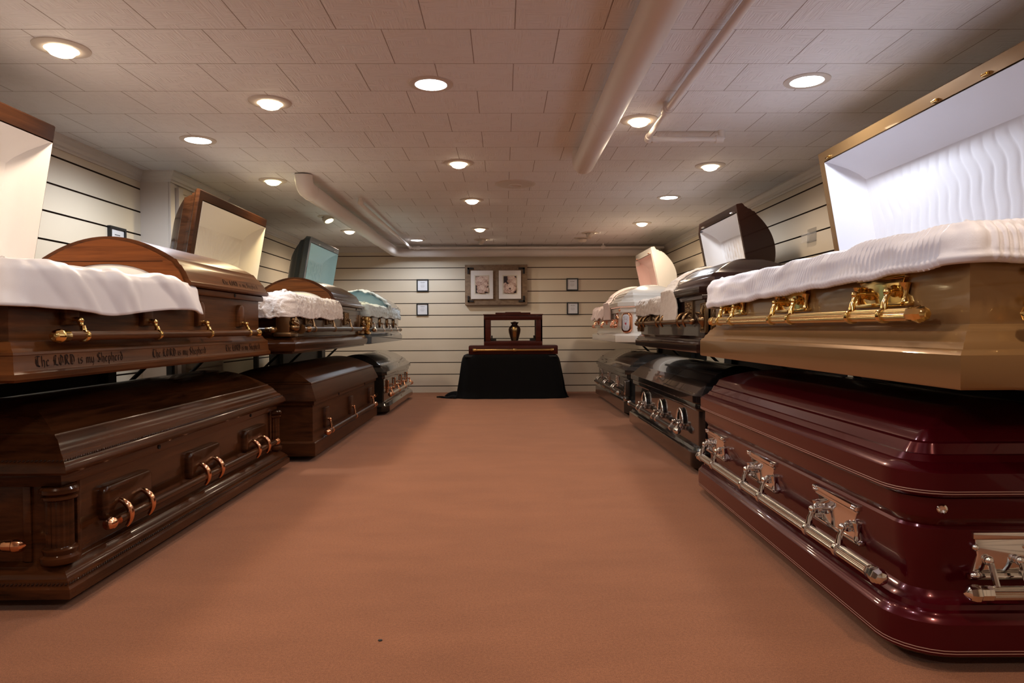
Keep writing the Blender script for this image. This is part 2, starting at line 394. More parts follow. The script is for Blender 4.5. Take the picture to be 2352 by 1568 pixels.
bm = bmesh.new(); lathe(bm, [(0, -.010), (.045, -.010), (.047, -.016), (.05, -.010), (.13, -.006), (.157, -.004), (.162, 0)], org=(.10, 5.40, CEIL), n=48)
tag(fin(bm, 'ceiling_speaker', M['trim_white']), 'flat round white speaker cover on the ceiling tiles', 'speaker')

# ------------------------------------------------------------------ pipes
def arc(c, r, a0, a1, ua, ub, n=10):
    c = Vector(c); ua = Vector(ua); ub = Vector(ub)
    return [c + (ua * math.cos(a0 + (a1 - a0) * k / n) + ub * math.sin(a0 + (a1 - a0) * k / n)) * r for k in range(n + 1)]
def band(bm, p, ax, r, h):
    lathe(bm, [(r * .96, -h), (r, -h * .8), (r, h * .8), (r * .96, h)], org=p, ax=ax, n=24)
# thick pipe above the aisle
e = empty('heating_pipe', (.515, 4.3, CEIL), 0, 'thick white pipe running toward the camera along the ceiling and ending in a bend', 'pipe')
zc = HC + 1.043 - CEIL
bm = bmesh.new()
tube(bm, [(0, -6.8, zc), (0, 0, zc)] + [Vector(p) for p in arc((0, .02, zc + .10), .10, -PI / 2, 0, (0, 1, 0), (0, 0, 1))][1:], .067, 32, False)
fin(bm, 'pipe_run', M['pipe_white'], e, smooth=60)
bm = bmesh.new(); band(bm, (0, -.9, zc), (0, 1, 0), .0685, .012); fin(bm, 'pipe_joint', M['pipe_white'], e)
# thin pipe
e = empty('water_pipe', (.833, 3.4, CEIL), 0, 'thin white pipe beside the thick one, turning right at a small elbow', 'pipe')
zt = HC + 1.10 - CEIL
bm = bmesh.new(); tube(bm, [(0, -5.9, zt), (0, .08, zt)], .018, 16); fin(bm, 'pipe_run', M['pipe_white'], e, smooth=60)
bm = bmesh.new(); tube(bm, [(0, .08, zt - .004), (.0, .50, zt - .012)] + [(.012, .535, zt - .012), (.04, .55, zt - .012), (.41, .55, zt - .012)], .0155, 16)
fin(bm, 'pipe_branch', M['pipe_white'], e, smooth=60)
bm = bmesh.new(); band(bm, (0, .06, zt), (0, 1, 0), .027, .028); tube(bm, [(0, .06, zt), (0, .06, 0)], .022, 16); band(bm, (0, .02, zt), (0, 1, 0), .022, .012)
fin(bm, 'tee_fitting', M['pipe_white'], e)
bm = bmesh.new(); sphere(bm, (.008, .545, zt - .012), .023, 14); band(bm, (.045, .55, zt - .012), (1, 0, 0), .020, .014); band(bm, (0, .50, zt - .012), (0, 1, 0), .020, .014); fin(bm, 'elbow_fitting', M['pipe_white'], e)
bm = bmesh.new(); band(bm, (.42, .55, zt - .012), (1, 0, 0), .023, .022); tube(bm, [(.435, .55, zt - .012), (.435, .55, 0)], .020, 14); fin(bm, 'end_elbow', M['pipe_white'], e)
# fat pipe left, turning along the back wall
e = empty('heating_pipe', (-1.457, 5.1, CEIL), 0, 'fat white pipe dropping from the ceiling at left and turning along the back wall', 'pipe')
zc = HC + 1.045 - CEIL
pts = arc((0, .03, zc + .09), .09, PI, PI * 1.5, (0, 1, 0), (0, 0, 1)) + [(0, 3.95, zc)]
pts += arc((.20, 4.02, zc), .20, PI, PI / 2, (1, 0, 0), (0, 1, 0)) + [(3.6, 4.22, zc)]
bm = bmesh.new(); tube(bm, pts, .064, 32); fin(bm, 'pipe_run', M['pipe_white'], e, smooth=60)
bm = bmesh.new(); band(bm, (0, .12, zc), (0, 1, 0), .067, .010); fin(bm, 'pipe_joint', M['pipe_white'], e)
# thin pipe left
e = empty('water_pipe', (-1.233, 5.95, CEIL), 0, 'thin white pipe inside the fat one at left, crossing above the slat wall', 'pipe')
zt = HC + 1.09 - CEIL
bm = bmesh.new(); tube(bm, [(0, 0, 0), (0, 0, zt + .03), (0, .02, zt + .005), (0, .05, zt), (0, 3.15, zt)] + [(.0, 3.19, zt), (.02, 3.22, zt), (.06, 3.225, zt - .002), (3.4, 3.225, zt - .004)], .017, 16)
fin(bm, 'pipe_run', M['pipe_white'], e, smooth=60)
bm = bmesh.new(); sphere(bm, (0, .012, zt + .012), .026, 14); fin(bm, 'elbow_fitting', M['pipe_white'], e)
bm = bmesh.new(); band(bm, (.05, 3.225, zt), (1, 0, 0), .023, .012); band(bm, (.10, 3.225, zt), (1, 0, 0), .028, .026); band(bm, (.0, 3.17, zt), (0, 1, 0), .024, .014); fin(bm, 'union_fitting', M['pipe_white'], e)
bm = bmesh.new(); band(bm, (2.58, 3.225, zt), (1, 0, 0), .027, .028); tube(bm, [(2.58, 3.225, zt), (2.58, 3.225, 0)], .008, 8); fin(bm, 'pipe_clamp', M['pipe_white'], e)

# ------------------------------------------------------------------ casket building blocks
def outline(x0, x1, y0, y1, r, style, n=7, e0=1, e1=1):
    """ccw from (x0,y0). e0/e1 = 0 keeps the corners at that x end square"""
    out = []
    for (cx, cy, sx, sy, a0, e) in ((x0, y0, 1, 1, 180, e0), (x1, y0, -1, 1, 270, e1), (x1, y1, -1, -1, 0, e1), (x0, y1, 1, -1, 90, e0)):
        if style == 'sq': out.append((cx, cy)); continue
        rr = max(r, .0005) * e
        px, py = cx + sx * rr, cy + sy * rr
        ks = (0, n) if style == 'cham' else range(n + 1)
        for k in ks:
            a = math.radians(a0 + 90 * k / n); out.append((px + rr * math.cos(a), py + rr * math.sin(a)))
    return out
def loft(bm, rings, cap0=True, cap1=True, mi=0):
    R = [[bm.verts.new(p) for p in r] for r in rings]
    for a, b in zip(R, R[1:]):
        for k in range(len(a)):
            f = bm.faces.new((a[k], a[(k + 1) % len(a)], b[(k + 1) % len(a)], b[k])); f.material_index = mi
    if cap0: bm.faces.new(R[0][::-1])
    if cap1: bm.faces.new(R[-1])
def body_rings(L, W, prof, r, style):
    return [[(x, y, z) for x, y in outline(-L / 2 - o, L / 2 + o, -W / 2 - o, W / 2 + o, r + o, style)] for o, z in prof]
def lid_rings(x0, x1, W, prof, r, style, e0, e1, k, z0):
    R = []
    for ins, z in prof:
        kk = k if ins > .02 else 1
        dx = ins * kk if ins > 0 else ins
        R.append([(x, y, z0 + z) for x, y in outline(x0 + dx * e0, x1 - dx * e1, -W / 2 + ins, W / 2 - ins, max(r - ins, .012), style, e0=e0, e1=e1)])
    return R
def crown_prof(W, i0, z0, z1, n=9):
    hw = W / 2; out = []
    for k in range(n + 1):
        s = k / n * .965; out.append((i0 + (hw - i0) * s, z0 + (z1 - z0) * (1 - (1 - s) ** 2)))
    return out
def lid_shape(ins, z, prof):  # z of lid at inset
    for (a, za), (b, zb) in zip(prof, prof[1:]):
        if a <= ins <= b and b > a: return za + (zb - za) * (ins - a) / (b - a)
    return prof[-1][1]

def tray(bm, x0, x1, W, depth, z0, e0, e1, nx, ny, style, cut=.028):
    """lining inside an open lid: coved border plus pleated centre panel; faces -z side (open side)"""
    ix0, ix1 = x0 + .028, x1 - (.028 if e1 else cut)
    prof = [(0, 0, -.004), (.004, .004, .012), (.012, .03, .05), (.030, .060, .085), (.060, .100, .115), (.085, .135, .130)]
    rings = []
    for dx, dy, dz in prof:
        dx2 = dx * 1.0
        rings.append([(ix0 + dx2, -W / 2 + .03 + dy, z0 + dz * depth / .13), (ix1 - dx2, -W / 2 + .03 + dy, z0 + dz * depth / .13),
                      (ix1 - dx2, W / 2 - .02 - dy * .7, z0 + dz * depth / .13), (ix0 + dx2, W / 2 - .02 - dy * .7, z0 + dz * depth / .13)])
    # subdivide ring edges
    def sub(r, n=12):
        out = []
        for k in range(4):
            a, b = Vector(r[k]), Vector(r[(k + 1) % 4])
            for j in range(n): out.append(tuple(a.lerp(b, j / n)))
        return out
    loft(bm, [sub(r) for r in rings], False, False)
def lid_panel(bm, x0, x1, W, depth, z0, style):
    px0, px1 = x0 + .110, x1 - .085; py0, py1 = -W / 2 + .165, W / 2 - .115
    nx = int((px1 - px0) / .006); ny = 40; V = []
    for j in range(ny + 1):
        row = []; y = py0 + (py1 - py0) * j / ny
        for i in range(nx + 1):
            x = px0 + (px1 - px0) * i / nx; s = i / nx; t = j / ny; d = 0
            if style == 'pleat':
                xx = x + .020 * math.sin(t * 7 + 1.2 + x * 1.5) * (.3 + .7 * s) + .009 * math.sin(t * 13 + x * 5)
                q = (xx / .070) % 1.0; d = .006 * (1 - abs(2 * q - 1) ** 3)
            elif style == 'shirr':
                xx = x + .004 * math.sin(t * 9 + x * 40); d = .006 * abs(math.sin(xx / .028 * PI)) + .003 * math.sin(xx * 330)
            elif style == 'sun':
                ax, ay = x - (px0 + px1) / 2, (py1 - y); a = math.atan2(ay + .02, ax); rr = math.hypot(ax, ay)
                d = .006 * abs(math.sin(a * 22)) * min(1, rr / .08) + .012 * math.cos(s * PI * 2)
            else: d = .006 * noise.noise(Vector((x * 4, y * 4, 0)))
            ed = min(s, 1 - s, t, 1 - t); d *= min(1, ed * 14)
            row.append(bm.verts.new((x, y, z0 + depth - d)))
        V.append(row)
    for j in range(ny):
        for i in range(nx): bm.faces.new((V[j][i], V[j][i + 1], V[j + 1][i + 1], V[j + 1][i]))

def resample(P, ds):
    P = [Vector(p) for p in P]; L = [0]
    for a, b in zip(P, P[1:]): L.append(L[-1] + (b - a).length)
    n = max(2, int(L[-1] / ds)); out = []; k = 0
    for i in range(n + 1):
        s = L[-1] * i / n
        while k < len(L) - 2 and L[k + 1] < s: k += 1
        t = (s - L[k]) / max(L[k + 1] - L[k], 1e-9); out.append(P[k].lerp(P[k + 1], t))
    return out
def roundpath(P, r, n=8):
    P = [Vector(p) for p in P]; out = [P[0]]
    for i in range(1, len(P) - 1):
        a = (P[i - 1] - P[i]).normalized(); b = (P[i + 1] - P[i]).normalized()
        s, e = P[i] + a * r, P[i] + b * r
        for k in range(n + 1):
            t = k / n; out.append(s * (1 - t) ** 2 + P[i] * 2 * t * (1 - t) + e * t * t)
    out.append(P[-1]); return out
def drape(name, path, section, wr, m, parent, ds=.010, dt=.010, thick=.010, hang=None, ends=True, rnd=.05):
    """cloth folded over an edge. path: plan points (outward normal is to the right of travel), section: (out, z)"""
    P = resample(roundpath([(x, y, 0) for x, y in path], rnd), ds); S = resample([(o, z, 0) for o, z in section], dt)
    Ls = 0; bm = bmesh.new(); G = []; n = len(P); m_ = len(S); SL = dt * (m_ - 1)
    for i, p in enumerate(P):
        d = (P[min(i + 1, n - 1)] - P[max(i - 1, 0)]).normalized(); nr = Vector((d.y, -d.x, 0)); s = i * ds
        row = []
        for j, q in enumerate(S):
            t = j / (m_ - 1); o, z = q.x, q.y
            tn = (S[min(j + 1, m_ - 1)] - S[max(j - 1, 0)]).normalized(); nn = Vector((-tn.y, tn.x, 0))
            if nn.x < 0 and nn.y < 0: nn = -nn
            if nn.x < -.5: nn = -nn
            w, dz = wr(s, t, s / (ds * (n - 1))); w = max(w, -.004)
            if hang and j > m_ * .35:
                f = (t - .35) / .65; dz += hang(s / (ds * (n - 1))) * f
            e = min(i, n - 1 - i)
            row.append(bm.verts.new(Vector((p.x, p.y, 0)) + nr * (o + nn.x * w) + Vector((0, 0, z + nn.y * w + dz)) + d * 0))
        G.append(row)
    for i in range(n - 1):
        for j in range(m_ - 1): bm.faces.new((G[i][j], G[i][j + 1], G[i + 1][j + 1], G[i + 1][j]))
    o = fin(bm, name, m, parent, smooth=80, merge=0)
    if thick:
        md = o.modifiers.new('thickness', 'SOLIDIFY'); md.thickness = thick; md.offset = -1
    return o
def w_satin(s, t, u):
    a = noise.noise(Vector((s * 5 - t * 1.6, t * 1.5, 1.7))); b = noise.noise(Vector((s * 13 - t * 3.2, t * 2, 5.1)))
    h = max(0, t - .3)
    return (.026 * a * (.2 + t) + .011 * b, .012 * math.sin(s * 9 + 1) * h + .012 * a * h)
def w_shirr(s, t, u):
    ph = s + .010 * math.sin(t * 6 + s * 5); a = abs(math.sin(ph / .023 * PI + .9 * noise.noise(Vector((s * 9, t * 3, 0))) * 2))
    hem = 1 if t < .86 else .3
    rollh = .014 * math.exp(-((t - .93) / .06) ** 2)
    return (.0065 * a * hem + .010 * noise.noise(Vector((s * 6, t * 5, 2))) + rollh + .003 * math.sin(s / .012 * PI), .008 * noise.noise(Vector((s * 8, 3, t))) * t)
def w_fur(s, t, u):
    return (.010 * noise.noise(Vector((s * 20, t * 6, 3))) + .006 * noise.noise(Vector((s * 60, t * 22, 9))) + .004 * noise.noise(Vector((s * 130, t * 50, 2))),
            (.006 * math.sin(s * 12) + .007 * noise.noise(Vector((s * 20, 1, 1)))) * t)
def w_crush(s, t, u):
    return (.022 * noise.noise(Vector((s * 9, t * 4, 4))) + .012 * noise.noise(Vector((s * 22, t * 9, 8))) + .003 * math.sin(s * 260), .012 * noise.noise(Vector((s * 10, 2, 6))) * t)
def w_pink(s, t, u):
    return (.008 * abs(math.sin(s * 60)) + .014 * noise.noise(Vector((s * 11, t * 3, 4))), .014 * math.sin(s * 15) * t)

def ornate(bm, x0, x1, y, z0, z1, seed, n=60, amp=.006):
    """cast relief: leafy scrolls and lumps in a rectangle"""
    rnd = random.Random(seed)
    for k in range(n):
        cx, cz = rnd.uniform(x0, x1), rnd.uniform(z0, z1); r = rnd.uniform(.004, .009)
        a = rnd.uniform(0, PI); sphere(bm, (cx, y, cz), r, 8, (rnd.uniform(.6, 1.6), .7, rnd.uniform(.6, 1.6)))
    for k in range(6):
        cx, cz = rnd.uniform(x0 + .01, x1 - .01), rnd.uniform(z0 + .01, z1 - .01); r = rnd.uniform(.008, .016)
        tube(bm, [(cx + r * (1 - j / 14) * math.cos(j * .6), y - .002, cz + r * (1 - j / 14) * math.sin(j * .6)) for j in range(12)], .003, 6)

def hardware(e, kind, W, bar_x, bar_z, plates, mats, o=.0, ends=None, bar_out=.045, rad=.016, arms=2, armgap=.08, pw=.15, ph=(.02, .14), caplen=.05):
    """handles along the front face (y=-W/2-o).  bar_x=(x0,x1)"""
    yf = -W / 2 - o; yb = yf - bar_out; pm, am, bmx, cm = mats
    xf = None
    # bar
    bm = bmesh.new(); ribs = kind in ('ribbed',)
    lathe(bm, [(rad, 0), (rad, bar_x[1] - bar_x[0])], org=(bar_x[0], yb, bar_z), ax=(1, 0, 0), n=48 if ribs else 20, ribs=ribs, rd=rad * .07)
    bar = fin(bm, 'handle_bar', bmx, e, smooth=20 if ribs else 50)
    for s, x in ((-1, bar_x[0]), (1, bar_x[1])):
        bm = bmesh.new(); R = rad
        lathe(bm, [(R * 1.08, -caplen * .7), (R * 1.14, -caplen * .66), (R * 1.14, -caplen * .1), (R * 1.34, 0), (R * 1.34, caplen * .22), (R * 1.15, caplen * .32), (R * 1.12, caplen * .50), (R * .95, caplen * .60), (R * .6, caplen * .66), (0, caplen * .67)],
              org=(x, yb, bar_z), ax=(s, 0, 0), n=8 if kind == 'ribbed' else 32)
        fin(bm, 'bar_cap', cm, bar, smooth=30 if kind == 'ribbed' else 55)
    for i, px in enumerate(plates):
        z0, z1 = bar_z + ph[0], bar_z + ph[1]
        bm = bmesh.new()
        if kind == 'ribbed':     # architectural urn-shaped plate with crown and foot
            w = pw / 2
            for ya, yb2, k, za, zb in ((yf, yf - .022, 1.0, z1 - .018, z1), (yf, yf - .017, .93, z1 - .030, z1 - .018), (yf, yf - .018, 1.06, z0, z0 + .012)):
                bbox(bm, px - w * k, px + w * k, yb2, ya + .001, za, zb, .004)
            pts = [(px - w * .88, z1 - .03), (px - w * .80, (z0 * .4 + z1 * .6)), (px - w * .98, z0 + .011), (px + w * .98, z0 + .011), (px + w * .80, (z0 * .4 + z1 * .6)), (px + w * .88, z1 - .03)]
            prism(bm, pts[::-1], yf + .001, yf - .012, .003)
            for sx in (-1, 1):
                lathe(bm, [(.0, 0), (.012, .002), (.006, .02), (.013, .045), (.016, .055), (0, .057)], org=(px + sx * w * .90, yf - .012, z0 + .010), n=12)
                for q in range(4): sphere(bm, (px + sx * (w * .93 - q * .006), yf - .022, z1 - .006 - (q % 2) * .008), .0055, 8)
        elif kind == 'wood_pad':
            prism(bm, rrect(px - pw / 2, px + pw / 2, z0, z1, .028), yf + .001, yf - .028, .012)
        elif kind == 'wood_small':
            prism(bm, rrect(px - pw / 2, px + pw / 2, z0, z1, .004, 2), yf + .001, yf - .022, .004)
        elif kind == 'wood_arch':
            n_ = 10; pts = [(px + pw / 2 * math.cos(PI * k / n_), z1 - pw / 2 + pw / 2 * math.sin(PI * k / n_)) for k in range(n_ + 1)] + [(px - pw / 2, z0), (px + pw / 2, z0)]
            prism(bm, pts, yf + .001, yf - .022, .006)
        elif kind == 'loop':
            r = pw / 2; zc2 = z0 + .015
            tube(bm, [(px + r * math.cos(PI * k / 20), yf - .016, zc2 + r * 1.15 * math.sin(PI * k / 20)) for k in range(21)], .0085, 10)
            bbox(bm, px - r, px + r, yf - .030, yf + .001, zc2 - .020, zc2 + .002, .005); bbox(bm, px - r * .6, px + r * .6, yf - .026, yf + .001, zc2 - .045, zc2 - .020, .006)
        elif kind == 'ornate':
            bbox(bm, px - pw / 2, px + pw / 2, yf - .008, yf + .001, z0, z1, .003)
            for a in (z0 + .004, z1 - .004): tube(bm, [(px - pw / 2, yf - .009, a), (px + pw / 2, yf - .009, a)], .004, 8)
            for a in (px - pw / 2 + .004, px + pw / 2 - .004): tube(bm, [(a, yf - .009, z0), (a, yf - .009, z1)], .004, 8)
            ornate(bm, px - pw / 2 + .012, px + pw / 2 - .012, yf - .008, z0 + .012, z1 - .012, i + int(W * 1000), 50)
        elif kind == 'oval':
            r = pw / 2; lathe(bm, [(0, .006), (r * .6, .005), (r * .66, .010), (r * .8, .013), (r * .95, .008), (r, 0)], org=(px, yf, (z0 + z1) / 2), ax=(0, -1, 0), n=24)
            bm.transform(Matrix.Translation((px, 0, (z0 + z1) / 2)) @ Matrix.Diagonal((1, 1, (z1 - z0) / pw, 1)) @ Matrix.Translation((-px, 0, -(z0 + z1) / 2)))
        elif kind == 'post':
            tube(bm, [(px, yf - .012, z0 - .0), (px, yf - .012, z1)], .008, 10); sphere(bm, (px, yf - .012, z1), .012, 10)
            prism(bm, rrect(px - .045, px + .045, z0 - .01, z0 + .03, .015), yf + .001, yf - .014, .004)
        pl = fin(bm, 'handle_plate', pm, e, smooth=40)
        if kind == 'loop':
            bm = bmesh.new(); r = pw / 2; prism(bm, [(px + r * .97 * math.cos(PI * k / 20), z0 + .015 + r * 1.12 * math.sin(PI * k / 20)) for k in range(21)], yf + .001, yf - .012, .003)
            fin(bm, 'plate_inlay', M['black'], pl, smooth=40)
        xs = [px] if arms == 1 else [px - armgap / 2, px + armgap / 2]
        for ax_ in xs:
            bm = bmesh.new()
            if kind == 'wood_pad' or (kind == 'ornate' and arms == 2):
                P = arc((ax_, yf - .012, bar_z + .004), .058 if kind == 'wood_pad' else .052, math.radians(95), math.radians(-45), (0, -1, 0), (0, 0, 1), 12)
                P = [Vector((ax_, v.y * 1, v.z)) for v in P]
                tube(bm, P, [.006 + .006 * math.sin(PI * k / 12) for k in range(13)], 10)
            else:
                zt = z0 + (.34 if kind not in ('loop', 'wood_arch') else .10) * (z1 - z0); yo = yb + .010
                tube(bm, [(ax_, yf - .004, zt + .006), (ax_, yo + .012, zt + .008), (ax_, yo, zt), (ax_, yo - .004, zt - .014), (ax_, yb + .002, (zt + bar_z + rad) / 2), (ax_, yb, bar_z + rad * .9)], [.009, .008, .010, .007, .0085, .0115], 10)
                sphere(bm, (ax_, yo, zt + .004), .0125, 12, (1.1, .9, .9))
                if kind == 'ribbed': lathe(bm, [(.004, 0), (.014, .002), (.018, .006), (.014, .010), (.004, .012)], org=(ax_ - .006, yf - .022, zt + .006), ax=(1, 0, 0), n=16)
                lathe(bm, [(rad * 1.02, -.010), (rad * 1.28, -.009), (rad * 1.36, 0), (rad * 1.28, .009), (rad * 1.02, .010)], org=(ax_, yb, bar_z), ax=(1, 0, 0), n=20)
            fin(bm, 'handle_arm', am, pl, smooth=50)
    return bar
def end_bar(e, L, W, bar_z, mats, rad=.017, side=1, o=0, ribbed=True, span=.20, plate=True, out=.05, pw=.16, ph=(.02, .145)):
    pm, am, bmx, cm = mats
    if side > 0: xf = Matrix(((0, -1, 0, L / 2), (1, 0, 0, 0), (0, 0, 1, 0), (0, 0, 0, 1)))
    else: xf = Matrix(((0, 1, 0, -L / 2), (-1, 0, 0, 0), (0, 0, 1, 0), (0, 0, 0, 1)))
    bm = bmesh.new(); lathe(bm, [(rad, 0), (rad, 2 * span)], org=(-span, -out - o, bar_z), ax=(1, 0, 0), n=48 if ribbed else 20, ribs=ribbed, rd=rad * .07)
    bar = fin(bm, 'end_handle_bar', bmx, e, smooth=20 if ribbed else 50, xf=xf)
    for s in (-1, 1):
        bm = bmesh.new(); R = rad; c = .05
        lathe(bm, [(R * 1.08, -c * .7), (R * 1.14, -c * .66), (R * 1.14, -c * .1), (R * 1.34, 0), (R * 1.34, c * .22), (R * 1.1, c * .45), (0, c * .70)], org=(s * span, -out - o, bar_z), ax=(s, 0, 0), n=8 if ribbed else 20)
        fin(bm, 'bar_cap', cm, bar, smooth=30, xf=xf)
    if plate:
        for px in (-span * .55, span * .55):
            z0, z1 = bar_z + ph[0], bar_z + ph[1]; w = pw / 2; yf = -o
            bm = bmesh.new()
            bbox(bm, px - w, px + w, yf - .022, yf + .001, z1 - .018, z1, .004); bbox(bm, px - w * 1.05, px + w * 1.05, yf - .018, yf + .001, z0, z0 + .012, .004)
            prism(bm, [(px - w * .88, z1 - .02), (px - w * .78, (z0 + z1) / 2), (px - w * .95, z0 + .011), (px + w * .95, z0 + .011), (px + w * .78, (z0 + z1) / 2), (px + w * .88, z1 - .02)][::-1], yf + .001, yf - .012, .003)
            for sx in (-1, 1):
                sphere(bm, (px + sx * w * .9, yf - .02, z0 + .014), .013, 10, (1.3, .8, .8)); sphere(bm, (px + sx * w * .9, yf - .016, z1 - .04), .010, 10)
            for ax_ in (px - .04, px + .04):
                tube(bm, [(ax_, yf - .006, z0 + .05), (ax_, yf - .03, z0 + .045), (ax_, -out - o, bar_z + rad * .9)], .008, 8); sphere(bm, (ax_, yf - .02, z0 + .052), .013, 10)
            fin(bm, 'end_handle_plate', pm, e, smooth=40, xf=xf)

GLYPH = {  # broad-nib skeletons on a 10-high x-height 6 grid
    'T': (7, [[(0, 9), (3, 10), (6.5, 9.4)], [(3.6, 9.6), (3.2, 1), (5.5, 0)], [(1.2, 8), (.6, 4), (2, 1), (5.5, 0)], [(1.8, 6.5), (1.8, 3)]]),
    'h': (5, [[(.8, 10), (.8, 0)], [(.8, 5), (2.6, 6), (4, 5), (4, 1), (3.4, -1.2)], [(0, 9.3), (.8, 10)]]),
    'e': (4.6, [[(.8, 5), (.8, 1), (2, 0), (4, .8)], [(.8, 5), (2.3, 6), (3.7, 4.8), (.8, 2.8)]]),
    'L': (7, [[(2, 9), (1.4, 5), (2.2, 1)], [(0.6, .6), (3, 1.2), (6.6, 0)], [(2, 9), (4, 10), (5, 8.6)], [(0, 5), (3.4, 5.2)], [(3.8, 8), (3.6, 2)]]),
    'O': (7, [[(3, 10), (.6, 7.5), (.6, 2.2), (3, 0), (6, 2), (6, 7.5), (3, 10)], [(3.2, 8.4), (3.2, 1.6)]]),
    'R': (7.4, [[(1.2, 9.4), (1.2, 0)], [(1.2, 9.4), (4, 10), (5.8, 8), (5.2, 5.8), (2.6, 5)], [(3.4, 5), (5, 1.4), (7, 0)], [(2.8, 9), (2.8, 1)]]),
    'D': (7, [[(1, 9.6), (1, .6), (4, 0), (6.2, 2.4), (6.2, 6.6), (4.4, 9.4), (.4, 9.8)], [(3, 8.6), (3, 1.4)]]),
    'i': (2.4, [[(.3, 5.4), (1.1, 6), (1.1, .8), (2, 0)], [(1, 8.4), (1.4, 8.9)]]),
    's': (4.2, [[(3.6, 5.6), (2, 6), (.8, 5), (1, 3.6), (3.2, 2.6), (3.4, 1), (2, 0), (.4, .6)]]),
    'm': (7.4, [[(.3, 5.4), (1, 6), (1, 0)], [(1, 5), (2.5, 6), (3.6, 5.2), (3.6, 0)], [(3.6, 5), (5.2, 6), (6.3, 5.2), (6.3, .8), (7, 0)]]),
    'y': (5, [[(.6, 6), (.6, 1.4), (2, 0), (4, 1)], [(4, 6), (4, 0), (2.8, -2.4), (.8, -3)]]),
    'S': (6.6, [[(5.8, 9), (3.4, 10), (1, 8.4), (1.2, 6), (5, 4.4), (5.6, 2), (3.4, 0), (.4, 1)], [(3.2, 8.6), (3.2, 1.6)]]),
    'p': (5, [[(.8, 6), (.8, -3.2)], [(.8, 5), (2.6, 6), (4.1, 5), (4.1, 1.4), (2.5, 0), (.8, .8)]]),
    'r': (3.8, [[(.3, 5.4), (1, 6), (1, 0)], [(1, 5), (2.4, 6), (3.3, 5.4)]]),
    'd': (5, [[(4, 4.6), (2.2, 6), (.8, 5), (.8, 1), (2.2, 0), (4, 1.2), (4, 5), (1.6, 9.8)]]),
    ' ': (3, [])}
def lettering(bm, text, x0, x1, y, zbase, h, nrm=-1):
    tot = sum(GLYPH[c][0] + 1 for c in text); sx = (x1 - x0) / tot; sz = h / 10; x = x0
    nb = Vector((.62 * sx * 1.0, 0, .52 * sz))
    for c in text:
        w, st = GLYPH[c]
        for pl in st:
            for a, b in zip(pl, pl[1:]):
                A = Vector((x + a[0] * sx, y, zbase + a[1] * sz)); B = Vector((x + b[0] * sx, y, zbase + b[1] * sz))
                try: bm.faces.new([bm.verts.new(p) for p in (A - nb, B - nb, B + nb, A + nb)])
                except ValueError: pass
        x += (w + 1) * sx

def casket(name, label, side, xf, y0, y1, zb, W, H, bprof, lprof, r, style, m, k=.7, yaw=0, lid='closed', lm=None, group='caskets on the display racks', lidname='lid'):
    """bprof: (outset,z) rings; lprof: (inset,z) rings above the rim. side -1 = left row, +1 = right row"""
    ob = bprof[0][0]; L = (y1 - y0) - 2 * ob
    cx = xf + side * (W / 2 + ob)
    e = empty(name, (cx, (y0 + y1) / 2, zb), (PI / 2 if side < 0 else -PI / 2) + yaw, label, 'casket', group)
    bm = bmesh.new()
    if lid == 'closed': loft(bm, body_rings(L, W, bprof, r, style))
    else:
        inner = [(-.028, H), (-.030, H - .10)]
        loft(bm, body_rings(L, W, bprof + inner, r, style))
    fin(bm, 'body', m, e)
    return e, L
def closed_lid(e, L, W, lprof, r, style, m, k, H, x0=None, x1=None, e0=1, e1=1, name='lid'):
    x0 = -L / 2 if x0 is None else x0; x1 = L / 2 if x1 is None else x1
    bm = bmesh.new(); loft(bm, lid_rings(x0, x1, W, lprof, r, style, e0, e1, k, H))
    return fin(bm, name, m, e)
def open_lid(e, L, W, lprof, r, style, m, lm, k, H, x0, x1, e0, e1, ang, pstyle='plain', depth=.125, rise=.0, clips=None, clipm=None, cut=.028):
    hinge = Matrix.Translation((0, W / 2 + .012, H + rise)) @ Matrix.Rotation(-math.radians(ang), 4, 'X') @ Matrix.Translation((0, -W / 2, -H))
    bm = bmesh.new()
    R = lid_rings(x0, x1, W, lprof, r, style, e0, e1, k, H)
    inner = [(.024, 0), (.026, .02), (.030, .05)]
    Ri = [[(x, y, H + z) for x, y in outline(x0 + i_, x1 - (i_ if cut > .02 else .0006), -W / 2 + i_, W / 2 - i_, max(r - i_, .004), style, e0=e0, e1=e1)] for i_, z in inner]
    loft(bm, Ri[::-1] + R, False, True)
    lo = fin(bm, 'lid', m, e, xf=hinge)
    bm = bmesh.new(); tray(bm, x0, x1, W, depth, H + .004, e0, e1, 0, 0, pstyle, cut)
    t = fin(bm, 'lid_lining', lm, lo, smooth=32, xf=hinge, recalc=False)
    bm = bmesh.new(); lid_panel(bm, x0, x1, W, depth, H + .004, pstyle); fin(bm, 'lid_panel', lm, lo, smooth=60, xf=hinge, recalc=False)
    for cxp in (clips or []):
        bm = bmesh.new(); bbox(bm, cxp - .016, cxp + .016, -W / 2 + .008, -W / 2 + .020, H - .010, H + .001, .002)
        tube(bm, [(cxp - .012, -W / 2 + .014, H - .012), (cxp + .012, -W / 2 + .014, H - .012)], .004, 8)
        fin(bm, 'lid_latch', clipm, lo, xf=hinge)
    return lo
